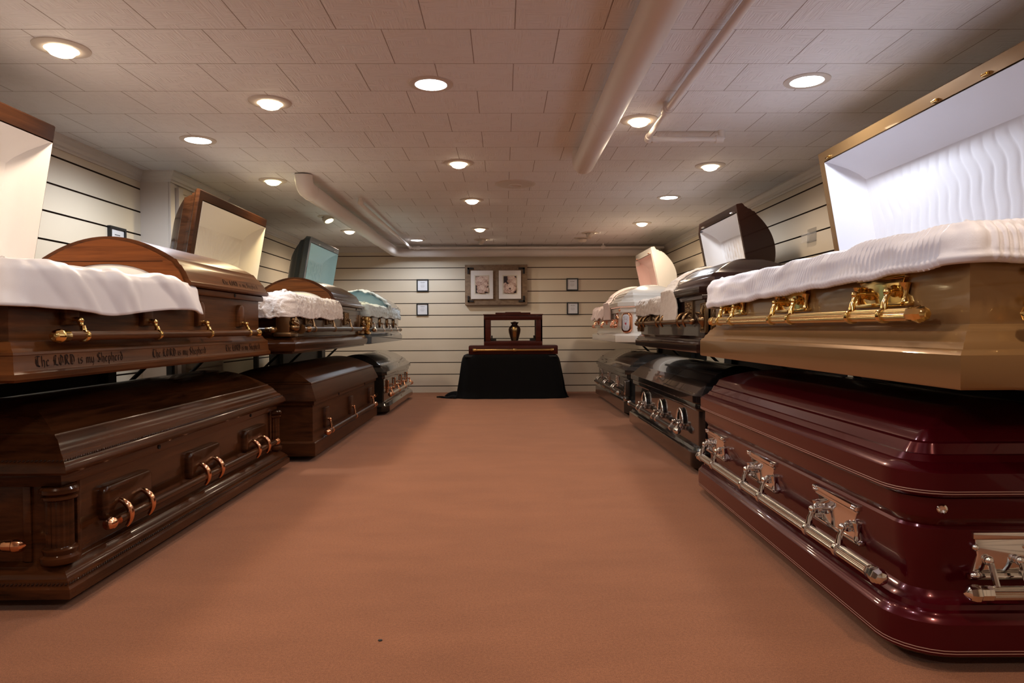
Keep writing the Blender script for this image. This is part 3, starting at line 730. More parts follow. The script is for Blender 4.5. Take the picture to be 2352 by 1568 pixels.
def bedding(e, L, W, H, x0, x1, m, pillow=True):
    bm = bmesh.new(); nx, ny = 60, 20; V = []
    for j in range(ny + 1):
        row = []
        for i in range(nx + 1):
            s, t = i / nx, j / ny; x = x0 + (x1 - x0) * s; y = -W / 2 + .035 + (W - .07) * t
            z = H - .085 + .045 * math.sin(PI * t) ** .6 * min(1, 6 * min(s, 1 - s) + .1) + .008 * noise.noise(Vector((x * 6, y * 6, 0)))
            row.append(bm.verts.new((x, y, z)))
        V.append(row)
    for j in range(ny):
        for i in range(nx): bm.faces.new((V[j][i], V[j][i + 1], V[j + 1][i + 1], V[j + 1][i]))
    fin(bm, 'mattress', m, e, smooth=80)
    if pillow:
        bm = bmesh.new(); sphere(bm, (x0 + .20, 0, H - .045), .16, 20, (.75, 1.35, .28)); fin(bm, 'pillow', m, e, smooth=80)
def pinstripe(e, rings_fn, zs, m):
    for z, o in zs:
        bm = bmesh.new(); a = rings_fn(o + .0008, z - .0012); b = rings_fn(o + .0014, z); c = rings_fn(o + .0008, z + .0012)
        loft(bm, [a, b, c], False, False); fin(bm, 'pinstripe', m, e, smooth=60)
def keyhole(e, W, xs, z, o, m, r=.009):
    for x in xs:
        bm = bmesh.new(); lathe(bm, [(0, .001), (r * .6, .001), (r, .003), (r, 0)], org=(x, -W / 2 - o, z), ax=(0, -1, 0), n=14); fin(bm, 'rim_plug', m, e)
def rope(e, rings_fn, o, z, m, r=.0045, pitch=.013, name='rope_trim'):
    """beaded rope moulding around the casket"""
    pts = rings_fn(o, z); bm = bmesh.new(); n = len(pts)
    for i in range(n):
        a, b = Vector(pts[i]), Vector(pts[(i + 1) % n]); d = b - a; l = d.length
        if l < .05 or (a.y > .2 and b.y > .2): continue
        q = int(l / pitch); d.normalize(); nr = Vector((d.y, -d.x, 0))
        for j in range(q):
            p = a + d * (j + .5) * l / q; s, t = p - d * pitch * .3 + Vector((0, 0, -r * .7)), p + d * pitch * .3 + Vector((0, 0, r * .7))
            tube(bm, [s, p + nr * r * .5, t], [r * .5, r * .8, r * .5], 5)
    return fin(bm, name, m, e, smooth=80, merge=0)

# ================================================================== LEFT ROW
# --- lower left, nearest: glossy walnut with columns
W, H = .62, .385
bp = [(.072, 0), (.072, .030), (.062, .036), (.060, .052), (.052, .056), (.050, .062), (.040, .070), (.028, .080), (.024, .086), (.014, .094), (0, .098), (0, .340), (.012, .342), (.014, .346), (.014, .380), (.010, H)]
lp = [(-.050, 0), (-.056, .008), (-.054, .026), (-.040, .044), (-.036, .047), (-.030, .056), (-.018, .064), (-.012, .074), (-.006, .080), (.0, .090), (.012, .104), (.024, .112), (.028, .120)] + crown_prof(W, .040, .124, .222)
e, L = casket('casket', 'glossy dark walnut casket with fluted corner columns, nearest on the left floor tier', -1, -1.362, 2.14, 4.34, .04, W, H, bp, lp, 0, 'sq', M['walnut_gloss'])
closed_lid(e, L, W, lp, 0, 'sq', M['walnut_gloss'], .8, H)
rf = lambda o, z: [(x, y, z) for x, y in outline(-L / 2 - o, L / 2 + o, -W / 2 - o, W / 2 + o, 0, 'sq')]
rope(e, rf, .061, .044, M['walnut_edge']); rope(e, rf, .040, H + .044, M['walnut_edge'])
wd = (M['walnut_gloss'], M['copper'], M['walnut_gloss'], M['copper'])
hardware(e, 'wood_pad', W, (-.91 + .08, .91), .165, (-.66, 0, .66), wd, pw=.33, ph=(.0, .125), armgap=.155, bar_out=.052, rad=.017)
end_bar(e, L, W, .165, wd, side=-1, ribbed=False, plate=False, out=.05); end_bar(e, L, W, .165, wd, side=1, ribbed=False, plate=False, out=.05)
keyhole(e, W, (-.42, .60), .362, .014, M['dark_hole'])
for sx in (-1, 1):
    for sy in (-1, 1):
        bm = bmesh.new(); cx, cy = sx * (L / 2 - .008), sy * (W / 2 - .006)
        lathe(bm, [(.054, .096), (.058, .104), (.058, .116), (.048, .124), (.050, .132), (.052, .140), (.042, .148)], org=(cx, cy, 0), n=28)
        lathe(bm, [(.040, .146), (.040, .298)], org=(cx, cy, 0), n=32, ribs=1, rd=.004)
        lathe(bm, [(.042, .296), (.052, .302), (.052, .310), (.044, .314), (.056, .322), (.056, .334), (.050, .341)], org=(cx, cy, 0), n=28)
        fin(bm, 'corner_column', M['walnut_gloss'], e, smooth=40)
for x in (-L / 2 + .085, L / 2 - .085):
    bm = bmesh.new(); bbox(bm, x - .012, x + .012, -W / 2 - .010, -W / 2, .098, .341, .003); fin(bm, 'panel_trim', M['walnut_gloss'], e)
bm = bmesh.new(); y = -W / 2 + .10; bbox(bm, -L / 2 - .010, -L / 2, y - .012, y + .012, .098, .341, .003); fin(bm, 'panel_trim', M['walnut_gloss'], e)

# --- lower left, second: plain satin walnut with facetted lid
W, H = .64, .366
bp = [(.020, 0), (.020, .085), (.012, .094), (0, .098), (0, .335), (.012, .337), (.014, .340), (.014, .362), (.010, H)]
lp = [(-.030, 0), (-.030, .012), (.010, .108), (.008, .114), (.012, .120), (.020, .124)] + crown_prof(W, .024, .126, .225)
e, L = casket('casket', 'plain satin walnut casket with a two-facet lid, middle of the left floor tier', -1, -1.255, 4.54, 6.76, .04, W, H, bp, lp, 0, 'sq', M['walnut_satin'])
closed_lid(e, L, W, lp, 0, 'sq', M['walnut_satin'], .62, H)
hardware(e, 'wood_small', W, (-.88, .88), .128, (-.78, 0, .80), (M['walnut_satin'], M['copper'], M['walnut_satin'], M['copper']), pw=.10, ph=(.025, .165), arms=1, bar_out=.048, rad=.017)
keyhole(e, W, (-.42, .55), .350, .014, M['dark_hole'], .011)

# --- lower left, third: dark umber metal casket
W, H = .60, .37
bp = [(.055, 0), (.060, .010), (.058, .055), (.030, .080), (.022, .088), (.012, .098), (0, .10), (0, .33), (.010, .333), (.014, .34), (.012, H)]
lp = [(-.030, 0), (-.034, .006), (-.032, .035), (-.010, .055), (.020, .080), (.030, .100), (.045, .112)] + crown_prof(W, .06, .118, .21)
e, L = casket('casket', 'glossy umber metal casket with copper posts, far end of the left floor tier', -1, -1.175, 6.95, 8.85, .04, W, H, bp, lp, .012, 'cham', M['umber_metal'])
closed_lid(e, L, W, lp, .012, 'cham', M['umber_metal'], .7, H)
hardware(e, 'post', W, (-.80, .80), .165, (-.70, -.25, .22, .70), (M['copper'], M['copper'], M['ribbed_silver'], M['copper']), pw=.08, ph=(.02, .13), arms=1, bar_out=.055, rad=.018)
bm = bmesh.new(); tube(bm, [(-L / 2 - .0, -W / 2 - .03, .19), (-L / 2 - .0, -W / 2 - .03, .33)], .009, 10); fin(bm, 'corner_post', M['copper'], e)
end_bar(e, L, W, .165, (M['copper'], M['copper'], M['ribbed_silver'], M['copper']), side=-1, ribbed=False, plate=False, out=.05)

# --- upper left, nearest: pecan casket engraved with scripture
W, H = .655, .352
bp = [(.045, 0), (.052, .008), (.052, .024), (.046, .030), (.044, .034), (.040, .078), (.042, .080), (.040, .088), (.028, .096), (.018, .112), (.014, .118), (0, .122), (0, .318), (.020, .320), (.022, .324), (.022, .346), (.016, H)]
lp = [(-.040, 0), (-.046, .006), (-.046, .020), (-.038, .028), (-.022, .066), (-.018, .070), (-.004, .094), (.004, .098), (.016, .118), (.020, .124), (.030, .126)] + crown_prof(W, .034, .130, .226)
e, L = casket('casket', 'brown wooden casket with engraved verse and white satin drape, on the left upper tier', -1, -1.416, 1.99, 4.14, .73, W, H, bp, lp, 0, 'sq', M['pecan'], lid='open')
fl = closed_lid(e, L, W, lp, 0, 'sq', M['pecan'], .62, H, x0=.055, e0=0, name='foot_lid')
def arch_board(fl, x, prof, W, H, bmat, fmat, ah, az, edge=.017, sgn=-1):
    ys = []; n = 28
    pts = [(-W / 2 + i, z) for i, z in prof]
    # outer outline from front foot over the crown to back foot
    out = [(-W / 2 + .028, 0.001)] + [(min(-W / 2 + i + edge, -.002), z - edge * .8) for i, z in prof if z > .02]
    out = out + [(-y, z) for y, z in out[::-1]]
    P = resample([(y, z, 0) for y, z in out], .012); m_ = len(P); bm = bmesh.new()
    A = []
    for k in range(m_):
        a = PI - PI * k / (m_ - 1); A.append((ah * math.cos(a), az * math.sin(a) + .001))
    F = [[bm.verts.new((x + sgn * d, p.x, H + p.y)) for p in P] for d in (0, .012)]
    I = [[bm.verts.new((x + sgn * d, a[0], H + a[1])) for a in A] for d in (0, .012)]
    for k in range(m_ - 1):
        bm.faces.new((F[1][k], F[1][k + 1], I[1][k + 1], I[1][k])); bm.faces.new((F[0][k], F[0][k + 1], F[1][k + 1], F[1][k])); bm.faces.new((I[1][k], I[1][k + 1], I[0][k + 1], I[0][k]))
    bo = fin(bm, 'end_board', bmat, fl, smooth=30)
    bm = bmesh.new(); bbox(bm, x + sgn * .0135, x + sgn * .012, -W / 2 + .075, W / 2 - .075, H + .111, H + .1135, .0005); fin(bm, 'board_seam', M['engrave'], bo)
    bm = bmesh.new(); V = []
    for i in range(9):
        rr = i / 8; row = []
        for k in range(25):
            a = PI * k / 24; row.append(bm.verts.new((x + sgn * (.004 + .030 * (1 - rr ** 2)) , ah * .99 * rr * math.cos(a), H + az * .99 * rr * math.sin(a) + .001)))
        V.append(row)
    for i in range(8):
        for k in range(24): bm.faces.new((V[i][k], V[i][k + 1], V[i + 1][k + 1], V[i + 1][k]))
    fin(bm, 'end_lining', fmat, bo, smooth=60)
arch_board(fl, .055, lp, W, H, M['pecan_board'], M['crepe_white'], .235, .100)
open_lid(e, L, W, lp, 0, 'sq', M['pecan_dimmed'], M['crepe_white'], .62, H, -L / 2, .045, 1, 0, 80, 'plain', rise=.028, cut=.001)
bedding(e, L, W, H, -L / 2 + .03, .05, M['crepe_white'])
hardware(e, 'wood_arch', W, (-.88, .86), .135, (-.76, -.27, .22, .72), (M['pecan'], M['brass'], M['pecan'], M['brass']), pw=.075, ph=(.035, .155), arms=1, bar_out=.055, rad=.0165)
keyhole(e, W, (.62,), .336, .022, M['dark_hole'])
for a, b in ((-.98, -.50), (-.29, .21), (.44, .93)):
    bm = bmesh.new(); lettering(bm, 'The LORD is my Shepherd', a, b, -W / 2 - .0440, .042, .032)
    for v in bm.verts: v.co.y = -W / 2 - .0400 - (.078 - v.co.z) / .044 * .004 - .0008
    fin(bm, 'engraved_verse', M['engrave'], e, smooth=0, merge=0)
bm = bmesh.new(); lettering(bm, 'The LORD is my Shepherd', .44, .93, 0, H + .034, .024)
for v in bm.verts: v.co.y = -W / 2 + (-.038 + (v.co.z - H - .028) / .038 * .016) - .0012
fin(bm, 'engraved_verse', M['engrave'], fl, smooth=0, merge=0)
dr = drape('satin_drape', [(-L / 2 - .014, W / 2 - .05), (-L / 2 - .014, -W / 2), (.12, -W / 2)], [(-.16, H - .03), (-.10, H - .004), (-.03, H + .014), (.034, H + .017), (.050, H - .010), (.057, H - .06), (.063, H - .128)],
      w_satin, M['satin_white'], e, hang=lambda u: .012 * math.sin(u * 9), rnd=.022)
dr['label'] = 'white satin drape folded over the rim'

# --- upper left, second: cherry with corner sculpture
W, H = .63, .345
bp = [(.030, 0), (.030, .012), (.046, .016), (.056, .040), (.056, .064), (.040, .086), (.026, .100), (.014, .106), (0, .110), (0, .318), (.016, .320), (.018, .324), (.018, .340), (.014, H)]
lp = [(-.030, 0), (-.036, .006), (-.034, .022), (-.020, .036), (-.012, .040), (-.004, .060), (.006, .064), (.010, .080), (.024, .100), (.028, .112), (.040, .118)] + crown_prof(W, .044, .122, .225)
e, L = casket('casket', 'glossy cherry casket with fluffy cream drape, middle of the left upper tier', -1, -1.318, 4.28, 6.48, .73, W, H, bp, lp, 0, 'sq', M['cherry_gloss'], lid='open')
fl = closed_lid(e, L, W, lp, 0, 'sq', M['cherry_gloss'], .62, H, x0=.10, e0=0, name='foot_lid')
arch_board(fl, .10, lp, W, H, M['cherry_board'], M['crepe_cream'], .25, .115)
open_lid(e, L, W, lp, 0, 'sq', M['cherry_gloss'], M['crepe_cream'], .62, H, -L / 2, .09, 1, 0, 80, 'sun', rise=.028, cut=.001)
bedding(e, L, W, H, -L / 2 + .03, .1, M['crepe_cream'])
hardware(e, 'ornate', W, (-.80, .92), .155, (-.66, -.10, .48), (M['relief'], M['bronze'], M['dark_bar'], M['bronze']), pw=.15, ph=(.03, .145), arms=1, bar_out=.045, rad=.017)
for sx in (-1, 1):
    bm = bmesh.new(); cx = sx * (L / 2 - .02); cy = -W / 2 + .02
    bbox(bm, cx - .075, cx + .075, cy - .05, cy + .06, .108, .135, .006); bbox(bm, cx - .06, cx + .06, cy - .035, cy + .05, .135, .285, .006)
    fin(bm, 'corner_pedestal', M['bronze'], e)
    bm = bmesh.new(); rr = random.Random(5)
    sphere(bm, (cx + .01, cy - .045, .255), .015, 12); sphere(bm, (cx + .008, cy - .045, .205), .028, 14, (.9, .8, 1.3)); sphere(bm, (cx, cy - .052, .165), .036, 14, (1.3, .8, .7))
    tube(bm, [(cx - .045, cy - .055, .20), (cx - .01, cy - .068, .185), (cx + .035, cy - .062, .18), (cx + .045, cy - .055, .15)], [.010, .015, .013, .008], 10)
    tube(bm, [(cx + .008, cy - .05, .235), (cx + .035, cy - .06, .205), (cx + .01, cy - .072, .19)], .008, 8)
    sphere(bm, (cx - .046, cy - .055, .215), .011, 10)
    fin(bm, 'corner_figures', M['relief'], e, smooth=80)
end_bar(e, L, W, .150, (M['relief'], M['bronze'], M['dark_bar'], M['bronze']), side=-1, ribbed=False, plate=False, out=.045, span=.22)
bm = bmesh.new(); lathe(bm, [(.016, 0), (.017, .05), (.021, .08), (.028, .095), (.032, .10)], org=(-L / 2 + .20, -W / 2 - .045, .155), ax=(-1, 0, 0), n=20); fin(bm, 'bar_ferrule', M['bronze'], e)
keyhole(e, W, (.82,), .332, .018, M['dark_hole'])
dr = drape('fur_drape', [(-L / 2 - .014, W / 2 - .05), (-L / 2 - .014, -W / 2), (.17, -W / 2)], [(-.15, H + .0), (-.09, H + .035), (-.02, H + .045), (.025, H + .028), (.045, H - .01), (.050, H - .06), (.046, H - .115)],
      w_fur, M['velvet_cream'], e, ds=.006, dt=.006, thick=.014, rnd=.02)

# --- upper left, third: grey steel with blue interior
W, H = .62, .35
bp = [(.030, 0), (.046, .006), (.048, .070), (.036, .078), (.028, .090), (.010, .100), (0, .105), (0, .325), (.012, .328), (.014, .345), (.012, H)]
lp = [(-.026, 0), (-.030, .006), (-.028, .045), (-.010, .058), (.010, .075), (.022, .100), (.040, .112)] + crown_prof(W, .05, .116, .215)
e, L = casket('casket', 'grey steel casket with light blue lining, far end of the left upper tier', -1, -1.292, 6.58, 8.66, .74, W, H, bp, lp, .02, 'rnd', M['steel_grey'], lid='open')
fl = closed_lid(e, L, W, lp, .02, 'rnd', M['charcoal'], .62, H, x0=.10, e0=0, name='foot_lid')
open_lid(e, L, W, lp, .02, 'rnd', M['steel_grey'], M['crepe_blue'], .62, H, -L / 2, .10, 1, 0, 80, 'shirr', rise=.05, clips=(-.72, -.12), clipm=M['chrome'], cut=.006)
bedding(e, L, W, H, -L / 2 + .03, .1, M['crepe_blue'])
hardware(e, 'oval', W, (-.86, .86), .135, (-.80, -.32, .14, .60), (M['relief'], M['chrome'], M['dark_bar'], M['bronze']), pw=.09, ph=(.02, .145), arms=1, bar_out=.045, rad=.015)
bm = bmesh.new(); cx = -L / 2 + .03; bbox(bm, cx - .05, cx + .05, -W / 2 - .02, -W / 2 + .06, .10, .30, .008); bbox(bm, cx - .06, cx + .06, -W / 2 - .03, -W / 2 + .06, .095, .125, .006)
ornate(bm, cx - .035, cx + .035, -W / 2 - .022, .14, .28, 3, 50); fin(bm, 'corner_plaque', M['brass'], e)
drape('fur_drape', [(-L / 2 - .014, W / 2 - .05), (-L / 2 - .014, -W / 2), (.12, -W / 2), (L / 2 - .1, -W / 2)], [(-.13, H + .02), (-.08, H + .045), (-.02, H + .05), (.028, H + .03), (.042, H - .02), (.045, H - .085)],
      w_fur, M['velvet_blue'], e, ds=.008, dt=.008, thick=.012, rnd=.02)
def lid_throw(e, name, x0, x1, lp, W, H, m, wr, front_drop=.13, lift=.012, hw=.5, back=1.0, inner=None, wid2=None, tail=.05):
    """cloth strip over the cut end of a closed half lid, hanging down the front"""
    sec = [(-W / 2 - .052, H - front_drop), (-W / 2 - .050, H - front_drop * .5), (-W / 2 - .045, H)] + [(-W / 2 + i - lift * .6, H + z + lift) for i, z in lp if z > .015]
    sec += [(-y, z) for y, z in sec[3:][::-1]][:int(len(sec) * back)]
    P = resample([(y, z, 0) for y, z in sec], .010); n = len(P); bm = bmesh.new(); G = []
    nxx = max(6, int((x1 - x0) * (1 + tail * .6) / .009))
    for j, p in enumerate(P):
        t = j / (n - 1); tn = (P[min(j + 1, n - 1)] - P[max(j - 1, 0)]).normalized(); nn = Vector((-tn.y, tn.x)); row = []
        wfac = 1 + tail * math.exp(-(t / .27) ** 3)
        for i in range(nxx + 1):
            s = i / nxx; x = x0 + s * (x1 - x0) * wfac; w, dz = wr(t * 1.3, s, 0)
            edge = -.010 * (abs(2 * s - 1) ** 4)
            row.append(bm.verts.new((x, p.x + nn.x * (w * .8 + edge), p.y + nn.y * (w * .8 + edge))))
        G.append(row)
    for j in range(n - 1):
        for i in range(nxx): bm.faces.new((G[j][i], G[j][i + 1], G[j + 1][i + 1], G[j + 1][i]))
    o = fin(bm, name, m, e, smooth=80, merge=0); md = o.modifiers.new('thickness', 'SOLIDIFY'); md.thickness = .012; md.offset = -1
    return o
def arch_lining(e, name, x, lp, W, H, m, amp=.03, sgn=-1):
    bm = bmesh.new(); out = [(-W / 2 + i + .004, z) for i, z in lp]; out += [(-y, z) for y, z in out[::-1]]
    P = resample([(y, z, 0) for y, z in out], .014); V = []
    for i in range(13):
        rr = i / 12; row = []
        for k, p in enumerate(P):
            w = amp * (1 - rr ** 2) + .022 * noise.noise(Vector((p.x * 9 * rr, p.y * 14 * rr, 4)))
            row.append(bm.verts.new((x + sgn * (.004 + w), p.x * rr, H + p.y * rr)))
        V.append(row)
    for i in range(12):
        for k in range(len(P) - 1): bm.faces.new((V[i][k], V[i][k + 1], V[i + 1][k + 1], V[i + 1][k]))
    return fin(bm, name, m, e, smooth=80)
lid_throw(e, 'lid_throw', .04, .26, lp, W, H, M['velvet_blue'], w_crush, .06, lift=.02)
arch_lining(fl, 'end_lining', .10, lp, W, H, M['crepe_blue'], .05)

# ================================================================== RIGHT ROW
# --- lower right, nearest: wine
W, H = .66, .405
bp = [(.050, 0), (.058, .006), (.058, .085), (.050, .094), (.044, .098), (.040, .108), (.030, .112), (.026, .124), (.014, .130), (.004, .138), (-.006, .150), (-.002, .20), (.010, .26), (.012, .315), (.006, .322), (.010, .330), (.022, .345), (.024, .350), (.024, .398), (.018, H)]
lp = [(-.040, 0), (-.046, .006), (-.048, .062), (-.040, .070), (-.030, .074), (-.020, .082), (-.012, .084), (0, .100), (.008, .102), (.022, .128), (.034, .132), (.052, .160), (.060, .164)] + crown_prof(W, .070, .168, .225)
e, L = casket('casket', 'glossy wine red casket with silver swing bar, nearest on the right floor tier', 1, 1.03, 1.70, 3.71, .04, W, H, bp, lp, .075, 'rnd', M['wine'], yaw=-math.radians(.8))
closed_lid(e, L, W, lp, .075, 'rnd', M['wine'], .75, H)
rf = lambda o, z: [(x, y, z) for x, y in outline(-L / 2 - o, L / 2 + o, -W / 2 - o, W / 2 + o, .075 + o, 'rnd')]
pinstripe(e, rf, [(.012, .058), (.019, .058), (H + .010, .047), (H + .016, .047)], M['pinstripe'])
sv = (M['chrome'], M['chrome'], M['ribbed_silver'], M['chrome'])
hardware(e, 'ribbed', W, (-.88, .87), .162, (-.74, -.10, .55), sv, o=.0, pw=.30, ph=(.026, .145), armgap=.21, bar_out=.052, rad=.0175)
end_bar(e, L, W, .165, sv, side=1, o=.0, out=.052)
bm = bmesh.new(); lathe(bm, [(.013, 0), (.013, .006), (.009, .010), (.004, .006), (0, .006)], org=(L / 2 + .018, -W / 2 + .06, .372), ax=(1, -.5, 0), n=16); fin(bm, 'lock_plug', M['chrome'], e)

# --- lower right, second: black with half-round loops
W, H = .62, .385
bp = [(.048, 0), (.052, .006), (.052, .090), (.044, .096), (.034, .100), (.026, .116), (.014, .120), (0, .125), (0, .335), (.010, .337), (.020, .350), (.020, .378), (.016, H)]
lp = [(-.034, 0), (-.038, .005), (-.038, .045), (-.026, .055), (-.012, .062), (-.004, .072), (.010, .080), (.020, .094), (.034, .100), (.046, .116), (.056, .120)] + crown_prof(W, .066, .124, .215)
e, L = casket('casket', 'black lacquered casket with half-round chrome plates, middle of the right floor tier', 1, 1.13, 4.02, 6.18, .04, W, H, bp, lp, .045, 'rnd', M['black'])
closed_lid(e, L, W, lp, .045, 'rnd', M['black'], .75, H, x0=.232, e0=0, name='foot_lid')
closed_lid(e, L, W, lp, .045, 'rnd', M['black'], .75, H, x1=.220, e1=0, name='head_lid')
hardware(e, 'loop', W, (-.94, .70), .175, (-.52, .06, .62), (M['chrome'], M['chrome'], M['dark_bar'], M['chrome']), pw=.155, ph=(.03, .14), armgap=.13, bar_out=.055, rad=.017)

# --- lower right, third: charcoal
W, H = .62, .375
bp = [(.040, 0), (.044, .006), (.044, .110), (.030, .116), (.016, .124), (0, .128), (0, .33), (.010, .333), (.016, .338), (.014, H)]
lp = [(-.030, 0), (-.034, .005), (-.034, .042), (-.016, .052), (-.004, .066), (.012, .074), (.024, .094), (.040, .100), (.052, .114)] + crown_prof(W, .06, .12, .205)
e, L = casket('casket', 'glossy charcoal casket with chrome handles, far end of the right floor tier', 1, 1.185, 6.60, 8.82, .05, W, H, bp, lp, .04, 'cham', M['charcoal'])
closed_lid(e, L, W, lp, .04, 'cham', M['charcoal'], .75, H)
hardware(e, 'ornate', W, (-.90, .78), .175, (-.78, -.20, .40), (M['chrome'], M['chrome'], M['dark_bar'], M['chrome']), pw=.12, ph=(.03, .15), armgap=.10, bar_out=.055, rad=.018)
bm = bmesh.new(); cx = L / 2 - .02; prism(bm, rrect(cx - .055, cx + .04, .165, .325, .02), -W / 2 + .002, -W / 2 - .040, .006); fin(bm, 'corner_plaque', M['dark_bar'], e)
bm = bmesh.new(); prism(bm, rrect(cx - .045, cx + .03, .18, .315, .014), -W / 2 - .038, -W / 2 - .044, .003); bbox(bm, cx - .03, cx + .05, -W / 2 - .05, -W / 2, .12, .160, .01); fin(bm, 'plaque_face', M['ribbed_silver'], e)
bm = bmesh.new(); prism(bm, [(cx - .034, .235), (cx - .006, .245), (cx - .002, .282), (cx - .030, .272)], -W / 2 - .043, -W / 2 - .047, .001); tube(bm, [(cx - .03, -W / 2 - .045, .20), (cx - .006, -W / 2 - .046, .225), (cx + .012, -W / 2 - .045, .21)], .003, 6); fin(bm, 'plaque_emblem', M['iron'], e)

# --- upper right, nearest: gold full couch
W, H = .66, .352
bp = [(.062, 0), (.066, .006), (.066, .082), (.058, .092), (.050, .096), (.044, .110), (.036, .116), (.024, .138), (.014, .142), (.006, .152), (0, .156), (0, .318), (.012, .322), (.016, .330), (.016, .346), (.012, H)]
lp = [(-.026, 0), (-.030, .006), (-.030, .050), (-.014, .064), (.004, .072), (.016, .096), (.030, .104), (.05, .124)] + crown_prof(W, .06, .13, .215)
e, L = casket('casket', 'metallic gold casket with full-length raised lid, nearest on the right upper tier', 1, 1.076, 1.59, 3.70, .73, W, H, bp, lp, 0, 'sq', M['gold_paint'], lid='open')
open_lid(e, L, W, lp, 0, 'sq', M['gold_paint'], M['crepe_lilac'], .7, H, -L / 2 + .01, L / 2, 1, 1, 80, 'pleat', depth=.15, rise=.045, clips=(-.90, -.02, .26, .62), clipm=M['brass'])
bedding(e, L, W, H, -L / 2 + .03, L / 2 - .03, M['crepe_lilac'])
gd = (M['brass'], M['brass'], M['ribbed_gold'], M['brass'])
hardware(e, 'ribbed', W, (-.88, .87), .183, (-.68, -.01, .62), gd, pw=.28, ph=(.026, .135), armgap=.18, bar_out=.052, rad=.0175)
end_bar(e, L, W, .180, gd, side=1, out=.052, span=.21)
drape('shirred_drape', [(-L / 2 + .0, W / 2 - .08), (-L / 2 + .0, -W / 2), (L / 2 - .01, -W / 2), (L / 2 - .01, W / 2 - .05)], [(-.12, H + .0), (-.08, H + .035), (-.02, H + .050), (.022, H + .040), (.040, H + .005), (.046, H - .04), (.044, H - .092)],
      w_shirr, M['velvet_white'], e, ds=.004, dt=.007, thick=.014, hang=lambda u: .045 * max(0, (u - .25) / .6) - .004, rnd=.02)

# --- upper right, second: dark bronze, head half open at far end
W, H = .62, .352
bp = [(.046, 0), (.050, .006), (.050, .050), (.040, .056), (.038, .064), (.030, .068), (.028, .080), (.018, .084), (.010, .096), (0, .100), (0, .318), (.014, .322), (.016, .345), (.012, H)]
lp = [(-.030, 0), (-.034, .006), (-.034, .045), (-.022, .054), (-.006, .062), (.0, .072), (.012, .080), (.022, .100), (.034, .106), (.044, .124), (.056, .130)] + crown_prof(W, .066, .134, .225)
e, L = casket('casket', 'dark bronze metal casket with white-lined half lid, middle of the right upper tier', 1, 1.155, 3.96, 6.03, .73, W, H, bp, lp, .05, 'cham', M['dark_bronze'], lid='open')
fl = closed_lid(e, L, W, lp, .05, 'cham', M['dark_bronze'], .7, H, x0=.02, e0=0, name='foot_lid')
open_lid(e, L, W, lp, .05, 'cham', M['dark_bronze'], M['crepe_white'], .7, H, -L / 2, .0, 1, 0, 79, 'shirr', rise=.06, clips=(-.85, -.10), clipm=M['chrome'])
bedding(e, L, W, H, -L / 2 + .03, .05, M['crepe_white'])
hardware(e, 'ornate', W, (-.86, .84), .19, (-.62, 0, .62), (M['relief'], M['bronze'], M['bronze'], M['bronze']), pw=.17, ph=(.005, .13), armgap=.15, bar_out=.05, rad=.016)
for sx in (-1, 1):
    bm = bmesh.new(); cx = sx * (L / 2 - .035)
    for xf_ in (None, 1):
        t = bmesh.new()
        bbox(t, -.055, .055, -.012, .004, .12, .30, .003)
        for a in (-.05, .05): tube(t, [(a, -.013, .125), (a, -.013, .295)], .004, 8)
        for a in (.125, .295): tube(t, [(-.05, -.013, a), (.05, -.013, a)], .004, 8)
        lathe(t, [(.010, .14), (.022, .145), (.010, .155), (.012, .165), (.030, .185), (.032, .205), (.024, .215), (.030, .222), (.022, .226), (0, .227)], org=(0, -.012, 0), n=16)
        for q in range(-4, 5): tube(t, [(0, -.014, .225), (q * .006, -.018, .25), (q * .010, -.014, .285 - abs(q) * .006)], .0035, 6)
        for s2 in (-1, 1): tube(t, [(s2 * .022, -.014, .17), (s2 * .040, -.016, .19), (s2 * .042, -.014, .235), (s2 * .034, -.014, .262)], .004, 6)
        t.transform(Matrix.Translation((cx, -W / 2 - .002, 0)) if xf_ is None else Matrix.Translation((sx * (L / 2 + .002), -W / 2 + .07, 0)) @ Matrix.Rotation(sx * PI / 2, 4, 'Z'))
        me = D.meshes.new('t'); t.to_mesh(me); t.free(); bm.from_mesh(me); D.meshes.remove(me)
    fin(bm, 'corner_urn_plaque', M['relief'], e, smooth=50, merge=0)
drape('velvet_drape', [(-L / 2 - .014, W / 2 - .05), (-L / 2 - .014, -W / 2), (.0, -W / 2)], [(-.13, H + .015), (-.08, H + .035), (-.02, H + .04), (.022, H + .028), (.038, H - .01), (.040, H - .055), (.036, H - .10)],
      w_fur, M['velvet_sand'], e, ds=.008, dt=.008, thick=.012, rnd=.02)
lid_throw(e, 'lid_throw', -.05, .11, lp, W, H, M['velvet_sand'], lambda s, t, u: (.6 * w_fur(s, t, u)[0], 0), .165, lift=.016, tail=2.0)

# --- upper right, third: white with pink interior
W, H = .60, .35
bp = [(.062, 0), (.066, .006), (.066, .065), (.050, .080), (.040, .084), (.014, .090), (0, .094), (0, .295), (.018, .298), (.020, .302), (.020, .338), (.010, H)]
lp = [(-.040, .008), (-.044, .012), (-.042, .050), (-.020, .058), (-.004, .066), (.004, .084), (.020, .096), (.028, .120), (.042, .128), (.046, .138)] + crown_prof(W, .054, .144, .235)
e, L = casket('casket', 'white enamel casket with pink lining, far end of the right upper tier', 1, 1.135, 6.72, 8.82, .74, W, H, bp, lp, .10, 'cham', M['white_paint'], lid='open')
fl = closed_lid(e, L, W, lp, .10, 'cham', M['white_paint'], .7, H, x0=.02, e0=0, name='foot_lid')
lo = open_lid(e, L, W, lp, .10, 'cham', M['white_paint'], M['crepe_pink'], .7, H, -L / 2, .0, 1, 0, 78, 'plain', rise=.08, clips=(-.80, -.12), clipm=M['rose_gold'])
